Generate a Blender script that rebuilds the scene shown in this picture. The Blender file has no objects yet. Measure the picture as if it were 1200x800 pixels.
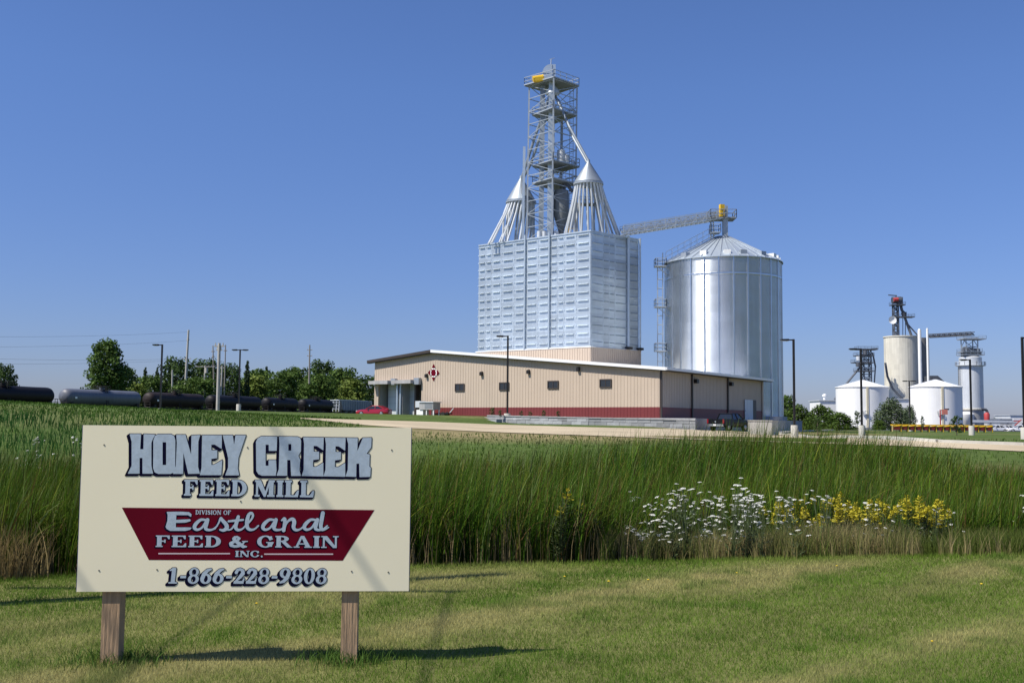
import bpy, math, random
import numpy as np
from mathutils import Vector, Matrix

# ------------------------------------------------------------------ camera, sky, sun, exposure
S = bpy.context.scene
COL = S.collection
R = math.radians
F = 1250.0            # focal length in pixels of a 1200 px wide picture
PITCH, ROLL = R(4.3), R(0.5)
CAM_Z = 1.75
cd = bpy.data.cameras.new('camera'); cam = bpy.data.objects.new('camera', cd); COL.objects.link(cam)
cd.sensor_fit = 'HORIZONTAL'; cd.sensor_width = 36.0; cd.lens = 36.0 * F / 1200.0
cd.clip_start = 0.1; cd.clip_end = 20000
CM = Matrix.Translation((0, 0, CAM_Z)) @ Matrix.Rotation(math.pi/2 + PITCH, 4, 'X') @ Matrix.Rotation(ROLL, 4, 'Z')
cam.matrix_world = CM
S.camera = cam

SUNV = Vector((-1.16, -0.55, 1.72)).normalized()      # towards the sun
SUN_EL = math.asin(SUNV.z); SUN_AZ = math.atan2(SUNV.x, SUNV.y)
W = bpy.data.worlds.new('World'); S.world = W; W.use_nodes = True
nt = W.node_tree
bg = nt.nodes['Background']
sky = nt.nodes.new('ShaderNodeTexSky'); sky.sky_type = 'NISHITA'; sky.sun_disc = False
sky.sun_elevation = SUN_EL; sky.sun_rotation = SUN_AZ
sky.altitude = 200; sky.air_density = 1.0; sky.dust_density = 0.5; sky.ozone_density = 5.0
wb = nt.nodes.new('ShaderNodeMix'); wb.data_type = 'RGBA'; wb.blend_type = 'MULTIPLY'; wb.inputs['Factor'].default_value = 1.0
wb.inputs['B'].default_value = (0.80, 0.95, 1.42, 1)      # white balance of the air light
tcw = nt.nodes.new('ShaderNodeTexCoord'); sx_ = nt.nodes.new('ShaderNodeSeparateXYZ'); nt.links.new(tcw.outputs['Generated'], sx_.inputs[0])
hr_ = nt.nodes.new('ShaderNodeMapRange'); hr_.inputs['From Min'].default_value = 0.0; hr_.inputs['From Max'].default_value = 0.30; nt.links.new(sx_.outputs['Z'], hr_.inputs['Value'])
hz_ = nt.nodes.new('ShaderNodeMix'); hz_.data_type = 'RGBA'; hz_.inputs['A'].default_value = (0.69, 0.71, 1.02, 1); hz_.inputs['B'].default_value = (0.86, 0.98, 1.31, 1)   # colour grade dims the lowest sky
nt.links.new(hr_.outputs[0], hz_.inputs['Factor']); nt.links.new(hz_.outputs['Result'], wb.inputs['B'])
nt.links.new(sky.outputs[0], wb.inputs['A']); nt.links.new(wb.outputs['Result'], bg.inputs[0]); bg.inputs[1].default_value = 0.070
sl = bpy.data.lights.new('sun', 'SUN'); sun = bpy.data.objects.new('sun', sl); COL.objects.link(sun)
sl.energy = 4.4; sl.angle = R(0.53); sl.color = (1.0, 0.94, 0.84)
sun.rotation_euler = SUNV.to_track_quat('Z', 'Y').to_euler()
S.view_settings.view_transform = 'Standard'; S.view_settings.look = 'None'
S.view_settings.exposure = 0.5; S.view_settings.gamma = 1.0

# ------------------------------------------------------------------ helpers
rng = np.random.default_rng(7); rnd = random.Random(11)
R3 = CM.to_3x3(); O = Vector((0, 0, CAM_Z))
def ray(px, py):
    return R3 @ Vector(((px-600)/F, (400-py)/F, -1.0))
def P(px, py, Y):
    d = ray(px, py); return O + d * (Y / d.y)
def on_wall(A, d, px, py):
    n = Vector((-d.y, d.x, 0)); r = ray(px, py)
    return O + r * ((A-O).dot(n) / r.dot(n))
def tag(o, label=None, cat=None, group=None, kind=None):
    if label: o['label'] = label
    if cat: o['category'] = cat
    if group: o['group'] = group
    if kind: o['kind'] = kind
    return o
def thing(name, label, cat, loc=(0, 0, 0), rz=0, group=None):
    o = bpy.data.objects.new(name, None); COL.objects.link(o)
    o.location = loc; o.rotation_euler = (0, 0, rz); o.empty_display_size = .3
    return tag(o, label, cat, group)
def copy_tree(o, parent=None):
    c = o.copy(); COL.objects.link(c)
    if parent: c.parent = parent
    for ch in list(o.children): copy_tree(ch, c)
    return c
def origin_of(parent):
    v = Vector((0, 0, 0))
    while parent is not None: v = v + Vector(parent.location); parent = parent.parent
    return v
def frame_of(d):
    d = Vector(d).normalized()
    a = Vector((0, 0, 1)) if abs(d.z) < .95 else Vector((1, 0, 0))
    u = d.cross(a).normalized(); return u, d.cross(u).normalized()

class MB:
    def __init__(s): s.v = []; s.f = []; s.c = []; s.tint = None
    def add(s, vs, fs, tint=None):
        b = len(s.v); s.v += [tuple(v) for v in vs]
        s.f += [tuple(b+i for i in f) for f in fs]
        s.c += [tint if tint is not None else 1.0] * len(vs)
        return s
    def hexa(s, p, tint=None):   # 4 bottom (ccw) + 4 top
        return s.add(p, [(3,2,1,0),(4,5,6,7),(0,1,5,4),(1,2,6,5),(2,3,7,6),(3,0,4,7)], tint)
    def box(s, c, d, rz=0, tint=None):
        cx, cy, cz = c; a, b, h = d[0]/2, d[1]/2, d[2]/2; co, si = math.cos(rz), math.sin(rz)
        q = [(-a,-b),(a,-b),(a,b),(-a,b)]
        return s.hexa([(cx+x*co-y*si, cy+x*si+y*co, cz-h) for x, y in q] + [(cx+x*co-y*si, cy+x*si+y*co, cz+h) for x, y in q], tint)
    def fbox(s, A, u, w, n, u0, u1, w0, w1, n0, n1, tint=None):   # box in a frame
        pt = lambda a, b, c: A + u*a + w*b + n*c
        return s.hexa([pt(u0,w0,n0),pt(u1,w0,n0),pt(u1,w0,n1),pt(u0,w0,n1),pt(u0,w1,n0),pt(u1,w1,n0),pt(u1,w1,n1),pt(u0,w1,n1)], tint)
    def bar(s, a, b, w, h=None):
        a, b = Vector(a), Vector(b); u, v = frame_of(b-a); h = h or w
        q = [(-w/2,-h/2),(w/2,-h/2),(w/2,h/2),(-w/2,h/2)]
        return s.hexa([a+u*x+v*y for x, y in q] + [b+u*x+v*y for x, y in q])
    def cyl(s, a, b, r0, r1=None, n=12, caps=True):
        a, b = Vector(a), Vector(b); u, v = frame_of(b-a); r1 = r0 if r1 is None else r1
        vs = []
        for p, r in ((a, r0), (b, r1)):
            vs += [p + (u*math.cos(2*math.pi*i/n) + v*math.sin(2*math.pi*i/n))*r for i in range(n)]
        fs = [(i, (i+1) % n, n+(i+1) % n, n+i) for i in range(n)]
        if caps: fs += [tuple(range(n-1, -1, -1)), tuple(range(n, 2*n))]
        return s.add(vs, fs)
    def tube(s, pts, r, n=8):
        for a, b in zip(pts[:-1], pts[1:]): s.cyl(a, b, r, r, n)
        return s
    def lathe(s, c, prof, n=24, axis='Z'):  # prof: (r, h)
        vs = []
        for r, h in prof:
            for i in range(n):
                t = 2*math.pi*i/n; x, y = r*math.cos(t), r*math.sin(t)
                vs.append((c[0]+x, c[1]+y, c[2]+h) if axis == 'Z' else (c[0]+h, c[1]+x, c[2]+y))
        fs = []
        for k in range(len(prof)-1):
            for i in range(n):
                j = (i+1) % n; fs.append((k*n+i, k*n+j, (k+1)*n+j, (k+1)*n+i))
        return s.add(vs, fs)
    def prism(s, poly, off):  # poly: 3D points, off: Vector
        off = Vector(off); n = len(poly); poly = [Vector(p) for p in poly]
        return s.add(poly + [p+off for p in poly], [tuple(range(n-1,-1,-1)), tuple(range(n, 2*n))] + [(i,(i+1)%n,n+(i+1)%n,n+i) for i in range(n)])
    def build(s, name, m, parent=None, smooth=False, label=None, recalc=True):
        me = bpy.data.meshes.new(name); o0 = origin_of(parent)
        me.from_pydata([(v[0]-o0.x, v[1]-o0.y, v[2]-o0.z) for v in s.v], [], s.f)
        if recalc:
            import bmesh
            b = bmesh.new(); b.from_mesh(me); bmesh.ops.recalc_face_normals(b, faces=b.faces); b.to_mesh(me); b.free()
        at = me.attributes.new('tint', 'FLOAT', 'POINT'); at.data.foreach_set('value', s.c)
        me.materials.append(m)
        if smooth: me.shade_smooth(); me.set_sharp_from_angle(angle=R(40))
        o = bpy.data.objects.new(name, me); COL.objects.link(o)
        if parent: o.parent = parent
        if label: o['label'] = label
        return o

def npmesh(name, V, Fc, m, col=None, parent=None, smooth=False):
    me = bpy.data.meshes.new(name); n, k = Fc.shape
    me.vertices.add(len(V)); me.vertices.foreach_set('co', np.ascontiguousarray(V, np.float32).ravel())
    me.loops.add(n*k); me.loops.foreach_set('vertex_index', np.ascontiguousarray(Fc, np.int32).ravel())
    me.polygons.add(n); me.polygons.foreach_set('loop_start', np.arange(0, n*k, k, dtype=np.int32))
    me.update(calc_edges=True); me.validate()
    if col is not None:
        at = me.attributes.new('col', 'FLOAT_COLOR', 'POINT')
        c4 = np.ones((len(V), 4), np.float32); c4[:, :3] = col; at.data.foreach_set('color', c4.ravel())
    me.materials.append(m)
    if smooth: me.shade_smooth()
    o = bpy.data.objects.new(name, me); COL.objects.link(o)
    if parent: o.parent = parent
    return o

def vnoise(x, y, seed=0):
    xi, yi = np.floor(x).astype(np.int64), np.floor(y).astype(np.int64); fx, fy = x-xi, y-yi
    fx = fx*fx*(3-2*fx); fy = fy*fy*(3-2*fy)
    def h(a, b):
        n = (a*374761393 + b*668265263 + seed*974711) & 0x7fffffff
        n = ((n ^ (n >> 13))*1274126177) & 0x7fffffff
        return ((n ^ (n >> 16)) & 0xffff)/65535.0
    return (h(xi,yi)*(1-fx)+h(xi+1,yi)*fx)*(1-fy) + (h(xi,yi+1)*(1-fx)+h(xi+1,yi+1)*fx)*fy
def fbm(x, y, seed=0, o=3):
    t = 0; a = .5; s = 0
    for i in range(o): t = t + a*vnoise(x*2**i, y*2**i, seed+i); s += a; a *= .5
    return t/s

# ------------------------------------------------------------------ materials
def mat(name, col, rough=.6, metal=0.0, var=.12, scale=1.5, bump=0.0, bscale=30, spec=.5, stretch=(1,1,1), tint=False, coat=0.0, attr=False, trans=0.0, streak=0.0):
    m = bpy.data.materials.new(name); m.use_nodes = True; t = m.node_tree; N = t.nodes; L = t.links
    b = N['Principled BSDF']; b.inputs['Roughness'].default_value = rough; b.inputs['Metallic'].default_value = metal
    b.inputs['Specular IOR Level'].default_value = spec; b.inputs['Coat Weight'].default_value = coat
    tc = N.new('ShaderNodeTexCoord'); mp = N.new('ShaderNodeMapping'); mp.inputs['Scale'].default_value = stretch
    L.new(tc.outputs['Object'], mp.inputs['Vector'])
    nz = N.new('ShaderNodeTexNoise'); nz.inputs['Scale'].default_value = scale; nz.inputs['Detail'].default_value = 5; nz.inputs['Roughness'].default_value = .6
    L.new(mp.outputs[0], nz.inputs['Vector'])
    mr = N.new('ShaderNodeMapRange'); mr.inputs['From Min'].default_value = .25; mr.inputs['From Max'].default_value = .75
    mr.inputs['To Min'].default_value = 1-var; mr.inputs['To Max'].default_value = 1+var
    L.new(nz.outputs['Fac'], mr.inputs['Value'])
    mul = N.new('ShaderNodeVectorMath'); mul.operation = 'SCALE'
    if attr:
        a = N.new('ShaderNodeAttribute'); a.attribute_name = 'col'; L.new(a.outputs['Color'], mul.inputs[0])
    else: mul.inputs[0].default_value = col
    fac = mr.outputs[0]
    if tint:
        a = N.new('ShaderNodeAttribute'); a.attribute_name = 'tint'
        mm = N.new('ShaderNodeMath'); mm.operation = 'MULTIPLY'; L.new(fac, mm.inputs[0]); L.new(a.outputs['Fac'], mm.inputs[1]); fac = mm.outputs[0]
    if streak:
        mp2 = N.new('ShaderNodeMapping'); mp2.inputs['Scale'].default_value = (3, 3, .08); L.new(tc.outputs['Object'], mp2.inputs['Vector'])
        n2 = N.new('ShaderNodeTexNoise'); n2.inputs['Scale'].default_value = 1.0; n2.inputs['Detail'].default_value = 4; L.new(mp2.outputs[0], n2.inputs['Vector'])
        r2 = N.new('ShaderNodeMapRange'); r2.inputs['From Min'].default_value = .3; r2.inputs['From Max'].default_value = .7
        r2.inputs['To Min'].default_value = 1-streak; r2.inputs['To Max'].default_value = 1+streak*.5; L.new(n2.outputs['Fac'], r2.inputs['Value'])
        mm = N.new('ShaderNodeMath'); mm.operation = 'MULTIPLY'; L.new(fac, mm.inputs[0]); L.new(r2.outputs[0], mm.inputs[1]); fac = mm.outputs[0]
    L.new(fac, mul.inputs['Scale']); L.new(mul.outputs[0], b.inputs['Base Color'])
    if bump:
        n3 = N.new('ShaderNodeTexNoise'); n3.inputs['Scale'].default_value = bscale; n3.inputs['Detail'].default_value = 4; L.new(mp.outputs[0], n3.inputs['Vector'])
        bp = N.new('ShaderNodeBump'); bp.inputs['Strength'].default_value = bump; bp.inputs['Distance'].default_value = .02
        L.new(n3.outputs['Fac'], bp.inputs['Height']); L.new(bp.outputs[0], b.inputs['Normal'])
    if trans:
        tr = N.new('ShaderNodeBsdfTranslucent'); L.new(mul.outputs[0], tr.inputs['Color'])
        mx = N.new('ShaderNodeMixShader'); mx.inputs[0].default_value = trans
        L.new(b.outputs[0], mx.inputs[1]); L.new(tr.outputs[0], mx.inputs[2]); L.new(mx.outputs[0], N['Material Output'].inputs['Surface'])
    return m
M = {}
M['ground'] = mat('ground soil and turf', (.1,.1,.05), .95, var=.35, scale=2.2, bump=.6, bscale=12, attr=True, spec=.1)
M['blade'] = mat('grass blade', (.1,.12,.04), .7, var=.1, attr=True, trans=.3, spec=.05)
M['lawn'] = mat('lawn blade', (.1,.12,.04), .7, var=.1, attr=True, trans=.35, spec=.03)
M['leaf'] = mat('tree leaf', (.06,.1,.03), .7, var=.15, scale=.3, attr=True, trans=.22, spec=.2)
M['bark'] = mat('bark', (.12,.09,.065), .9, var=.3, scale=3, bump=.5, stretch=(3,3,.5))
M['gravel'] = mat('gravel', (.43,.36,.25), .95, var=.25, scale=.22, bump=.5, bscale=20, spec=.1)
M['asphalt'] = mat('asphalt', (.06,.06,.065), .9, var=.15, scale=.4)
M['concrete'] = mat('pale concrete', (.52,.50,.44), .85, var=.12, scale=1.2, bump=.2, streak=.12)
M['concrete_grey'] = mat('grey concrete', (.36,.36,.36), .85, var=.14, scale=.8, bump=.2, streak=.15)
M['block'] = mat('split block', (.30,.31,.32), .9, var=.22, scale=1.4, bump=.8, bscale=6, tint=True)
M['cream'] = mat('cream sign paint', (.90,.82,.60), .45, var=.02, scale=1.2, spec=.3)
M['signred'] = mat('maroon sign paint', (.115,.002,.012), .6, var=.12, spec=.06, scale=3)
M['navy'] = mat('navy sign paint', (.004,.004,.02), .8, var=.1, spec=.04)
M['silver'] = mat('silver leaf paint', (.44,.52,.60), .5, .15, var=.12, scale=28, bump=.05, bscale=90)
M['pinkline'] = mat('pale pink line paint', (.62,.50,.52), .5)
M['edgeblue'] = mat('blue panel edge', (.05,.06,.14), .6)
M['wood'] = mat('weathered post wood', (.37,.245,.145), .85, var=.3, scale=9, bump=.5, bscale=14, stretch=(5,5,.35))
M['screw'] = mat('screw head', (.18,.17,.15), .5, .6)
M['galv'] = mat('galvanised steel', (.54,.61,.67), .46, .65, var=.05, scale=1.1, tint=True, streak=.05)
M['galv_dark'] = mat('galvanised steel dull', (.34,.38,.43), .5, .4, var=.12, scale=.8, tint=True)
M['galv_bin'] = mat('corrugated bin steel', (.56,.60,.63), .27, .93, var=.07, scale=.5, tint=True, streak=.06)
M['galv_cone'] = mat('dull galvanised hopper', (.30,.34,.38), .5, .45, var=.08)
M['rail'] = mat('galvanised rail', (.40,.44,.48), .5, .4)
M['grate'] = mat('dull grating', (.22,.24,.26), .7, .3)
M['yellow'] = mat('yellow machine paint', (.72,.45,.02), .45, var=.1)
M['tan'] = mat('tan ribbed cladding', (.50,.41,.325), .5, var=.04, scale=.4, spec=.35, streak=.04)
M['maroon'] = mat('maroon cladding', (.165,.028,.03), .5, var=.06, scale=.5, streak=.05)
M['brown'] = mat('dark brown trim', (.05,.038,.032), .5)
M['soffit'] = mat('soffit panel', (.22,.18,.14), .7)
M['roofwhite'] = mat('white roof metal', (.80,.81,.82), .4, var=.04, scale=.3)
M['white'] = mat('white paint', (.82,.82,.80), .45, var=.04, scale=.25, streak=.05)
M['whitegrey'] = mat('aged white steel', (.60,.63,.66), .45, .15, var=.08, scale=.3, streak=.1)
M['glass'] = mat('dark window glass', (.012,.015,.02), .06, spec=.8, var=.0)
M['darkmetal'] = mat('dark bronze pole', (.018,.016,.016), .45, .2)
M['steelblue'] = mat('steel lattice', (.10,.11,.13), .6, .3)
M['silo'] = mat('silo concrete', (.64,.61,.52), .9, var=.08, scale=.12, streak=.12, tint=True)
M['black'] = mat('black tank paint', (.009,.008,.010), .55, var=.3, scale=.4, streak=.2, spec=.25)
M['greytank'] = mat('grey tank paint', (.12,.13,.16), .5, var=.12, scale=.3, streak=.15)
M['browntank'] = mat('rusty black tank paint', (.026,.018,.017), .6, spec=.25, var=.4, scale=.5, streak=.25)
M['hopper'] = mat('hopper grey', (.20,.22,.26), .55, var=.15, scale=.4, streak=.2)
M['understeel'] = mat('dark running gear', (.025,.022,.02), .8)
M['redcar'] = mat('red car paint', (.36,.01,.025), .25, coat=.6, var=.02)
M['blackcar'] = mat('black car paint', (.005,.005,.008), .4, coat=.05, var=.02, spec=.2)
M['whitecar'] = mat('white car paint', (.75,.76,.78), .3, coat=.5, var=.02)
M['tyre'] = mat('tyre rubber', (.015,.015,.015), .9)
M['rim'] = mat('alloy rim', (.42,.43,.45), .35, .6)
M['chrome'] = mat('chrome bumper', (.62,.63,.65), .2, .9, var=.02)
M['taillight'] = mat('red lens', (.22,.008,.015), .25, coat=.5)
M['headlight'] = mat('clear lens', (.75,.78,.8), .15, coat=.5)
M['plate'] = mat('number plate', (.7,.7,.7), .5)
M['polewood'] = mat('grey pole wood', (.26,.235,.21), .9, var=.2, scale=2, stretch=(3,3,.3))
M['polepale'] = mat('pale pole', (.42,.40,.37), .8, var=.12, scale=2)
M['wire'] = mat('wire', (.03,.03,.035), .6)
M['ballast'] = mat('ballast', (.16,.14,.12), .95, var=.3, scale=2, bump=.6)
M['rustred'] = mat('red steel', (.42,.05,.05), .55)
M['petal'] = mat('white petal', (.78,.78,.72), .7, var=.08, trans=.2)
M['goldenrod'] = mat('yellow blossom', (.46,.40,.02), .7, var=.2, scale=8, trans=.2)
M['stem'] = mat('weed stem', (.07,.10,.03), .7, var=.25, scale=5, trans=.2)
M['unitmaroon'] = mat('maroon implement paint', (.20,.02,.02), .5)
# ------------------------------------------------------------------ terrain
def ss(x, a, b):
    t = np.clip((np.asarray(x, float)-a)/(b-a), 0, 1); return t*t*(3-2*t)
BY = [-1e5, 11.8, 13.4, 16, 25, 31, 42, 50, 60, 80, 100, 1e5]
BZ = [0, 0, -.22, -.42, -.45, -.2, .75, 1.15, 1.28, 1.4, 1.5, 1.5]
def zt(x, y):
    x = np.asarray(x, float); y = np.asarray(y, float)
    a = np.clip(x/np.maximum(y, 1.0), -1.0, 1.0)
    a = np.where(y < 1, np.clip(x, -1, 1), a)
    sh = (front(a)-11.75)*(1-ss(y, 15.5, 30))
    z = np.interp(y-sh, BY, BZ)
    left = np.clip((-.02-a)/.46, 0, 1.25)
    z = z + 1.55*left*ss(y, 33, 84) + .8*ss(y, 100-6*(1-ss(a, -.03, 0)), 126-13*(1-ss(a, -.03, 0)))*np.clip(1-left*1.1, 0, 1)*(1-ss(a, .16, .24))
    z = z - .72*ss(a, .10, .26)*ss(y, 42, 86)
    z = z + .05*(fbm(x*.15, y*.15, 3)-.5)*ss(y, 14, 30)
    return z
def ground(px, py):
    d = ray(px, py); d = d / d.y
    ys = np.geomspace(5, 900, 6000); zz = CAM_Z + d.z*ys; g = zt(d.x*ys, ys)
    k = np.argmax(zz <= g) if np.any(zz <= g) else len(ys)-1
    return Vector((d.x*ys[k], ys[k], float(g[k])))
def gz(x, y): return float(zt(x, y))
def at(px, py, Y):        # a point of the ground straight below the sight line at depth Y
    p = P(px, py, Y); return Vector((p.x, Y, gz(p.x, Y)))
FR_PX = [-600, 0, 90, 480, 800, 1200, 1800]; FR_Y = [10.9, 11.6, 11.9, 12.9, 13.7, 14.7, 15.6]
def front(a): return np.interp(a*F+600, FR_PX, FR_Y)

def build_terrain():
    ang = np.concatenate([np.linspace(-180, -40, 60, endpoint=False), np.linspace(-40, 40, 330, endpoint=False), np.linspace(40, 180, 60, endpoint=False)])
    rad = np.concatenate([[.5], np.geomspace(2, 130, 300), np.geomspace(133, 9000, 70)])
    A, Q = np.meshgrid(np.radians(ang), rad); X = Q*np.sin(A); Y = Q*np.cos(A); Z = zt(X, Y)
    n, k = A.shape; V = np.stack([X, Y, Z], -1).reshape(-1, 3)
    i = np.arange(n-1)[:, None]*k; j = np.arange(k)[None, :]; j2 = (j+1) % k
    Fc = np.stack([i+j, i+j2, i+k+j2, i+k+j], -1).reshape(-1, 4)
    a = np.clip(X/np.maximum(Y, 1), -2, 2).ravel(); x = X.ravel(); y = Y.ravel()
    fr = front(a)
    n1 = fbm(x*.5, y*.5, 5); n2 = fbm(x*.06, y*.12, 9)
    lawn = np.stack([.11+.08*n1, .12+.06*n1, .04+.03*n1], -1)
    soil = np.array([.075, .058, .034])[None]*(.6+.9*n1[:, None])
    g = np.array([.07, .105, .025]); tn = np.array([.21, .175, .085])
    w = np.clip((n2-.50)*4, 0, 1)*np.where(a < -.1, .25, 1.0)
    bank = g[None]*(1-w[:, None]) + tn[None]*w[:, None]; bank *= (.75+.5*n1[:, None])
    f = ss(y-fr, -.15, .35)[:, None]; b = ss(y, 30, 40)[:, None]
    c = lawn*(1-f)+soil*f; c = c*(1-b)+bank*b
    far = ss(y, 250, 500)[:, None]; c = c*(1-far) + np.array([.07, .09, .04])*far
    return tag(npmesh('ground', V, Fc, M['ground'], c, smooth=True), kind='structure')
build_terrain()

def strip(name, top, bot, m, lift=.03, n=90, k=6, kind='structure'):   # a ground sheet between two sight-line polylines
    xs = np.linspace(max(top[0][0], bot[0][0]), min(top[-1][0], bot[-1][0]), n)
    T = np.interp(xs, *zip(*top)); B = np.interp(xs, *zip(*bot)); V = []
    for x, t, b in zip(xs, T, B):
        p0, p1 = ground(x, t), ground(x, b)
        for q in range(k+1):
            p = p0.lerp(p1, q/k); V.append((p.x, p.y, gz(p.x, p.y)+lift))
    V = np.array(V); i = np.arange(n-1)[:, None]*(k+1); j = np.arange(k)[None]
    Fc = np.stack([i+j, i+j+1, i+k+2+j, i+k+1+j], -1).reshape(-1, 4)
    return tag(npmesh(name, V, Fc, m), kind=kind)
G_TOP = [(352, 490), (430, 492.3), (500, 494.2), (575, 497.3), (680, 500.5), (815, 503.5), (915, 508), (1000, 513.5), (1100, 518.5), (1320, 526)]
G_BOT = [(352, 490.6), (430, 498.5), (480, 502), (600, 507.5), (700, 511), (800, 515), (900, 518), (1000, 521.5), (1060, 523), (1200, 529.5), (1320, 537)]
strip('gravel_drive', G_TOP, G_BOT, M['gravel'])
strip('parking_lot', [(905, 500), (1330, 500.6)], [(905, 503.2), (1000, 503.4), (1330, 507)], M['asphalt'], .02)

def kerb(name, pts, w=.22, h=.13, m=None):
    mb = MB(); Q = [ground(*p) for p in pts]; D = []
    for a, b in zip(Q[:-1], Q[1:]):
        for i in range(8): D.append(a.lerp(b, i/8))
    D.append(Q[-1])
    for a, b in zip(D[:-1], D[1:]):
        t = (b-a).normalized(); s = Vector((-t.y, t.x, 0))*w/2
        za, zb = gz(a.x, a.y), gz(b.x, b.y); e = lambda p, z: Vector((p.x, p.y, z))
        mb.hexa([e(a-s, za-.1), e(b-s, zb-.1), e(b+s, zb-.1), e(a+s, za-.1), e(a-s, za+h), e(b-s, zb+h), e(b+s, zb+h), e(a+s, za+h)])
    return tag(mb.build(name, m or M['concrete']), kind='structure')
kerb('kerb', [(906, 508.6), (940, 511), (1000, 513.6), (1100, 518.8), (1200, 522.4), (1320, 526.3)], .35, .15)
kerb('kerb', [(906, 508.0), (935, 505.6), (985, 503.8), (1046, 504.2)], .9, .15)

# ------------------------------------------------------------------ lawn, reeds, weeds
def blades(name, x, y, h, w, lean, leandir, col, segs=1, droop=0.0, base=None, label=None, cat=None, m='blade'):
    n = len(x); z = zt(x, y) if base is None else base
    th = rng.uniform(0, math.pi, n); wx, wy = np.cos(th)*w/2, np.sin(th)*w/2
    lx, ly = np.cos(leandir)*lean, np.sin(leandir)*lean
    rows = []
    for s in range(segs+1):
        t = s/segs; k = 1-t**2 if segs > 1 else 1-t
        bx = x+lx*h*t**2; by = y+ly*h*t**2; bz = z+h*t - droop*h*t**4
        if s < segs: rows += [np.stack([bx-wx*k, by-wy*k, bz], -1), np.stack([bx+wx*k, by+wy*k, bz], -1)]
        else: rows += [np.stack([bx, by, bz], -1)]
    V = np.stack(rows, 1); m_ = V.shape[1]; V = V.reshape(-1, 3)
    o = np.arange(n)[:, None]*m_; F3 = []
    for s in range(segs-1): F3 += [o+np.array([[2*s, 2*s+1, 2*s+3]]), o+np.array([[2*s, 2*s+3, 2*s+2]])]
    F3 += [o+np.array([[2*segs-2, 2*segs-1, 2*segs]])]
    Fc = np.concatenate(F3, 0); C = np.repeat(col, m_, 0)
    return tag(npmesh(name, V, Fc, M[m], C), label, cat, kind='stuff')

def lawn():
    n = 460000
    y = 6.2 + (15.2-6.2)*rng.random(n)**1.15; a = rng.uniform(-.62, .62, n); x = a*y
    fr = front(a)+.25*(vnoise(x*1.3, y*0, 2)-.5)+.12; k = y < fr; x, y, fr = x[k], y[k], fr[k]; n = len(x)
    # mowing passes run away to the right, dry and green patches between them
    u = x*.70-y*.71+.25*np.sin(y*.5); st = vnoise(u*1.5, (x*.71+y*.70)*.14, 21)
    pt = fbm(x*.7, y*.9, 31); dry = np.clip((st*.95+pt*.55-.66)*2.6 + .22*(x/8) + rng.normal(0, .22, n), 0, 1)
    dry *= 1-.75*ss(y-fr, -1.2, -.1)
    g = np.array([.125, .195, .030]); d = np.array([.35, .315, .13])
    c = g[None]*(1-dry[:, None])+d[None]*dry[:, None]; c *= rng.uniform(.78, 1.22, (n, 1))*(.98+.32*vnoise(u*2.6, (x*.71+y*.70)*.10, 23))[:, None]
    lush = np.clip((vnoise(x*2.6, y*2.6, 44)-.66)*5, 0, 1)
    c = c*(1-.5*lush[:, None])+np.array([.08, .18, .022])*.5*lush[:, None]
    h = rng.uniform(.018, .042, n)*(1+.6*lush)*(1+.8*ss(y-fr, -.6, 0)); w = rng.uniform(.003, .006, n)*(y/9)
    blades('lawn_grass', x, y, h, w, rng.uniform(.1, .9, n), rng.uniform(0, 6.28, n), c, 1, label='short mown lawn with dry tan streaks around the cream sign', cat='lawn', m='lawn')
lawn()

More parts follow.
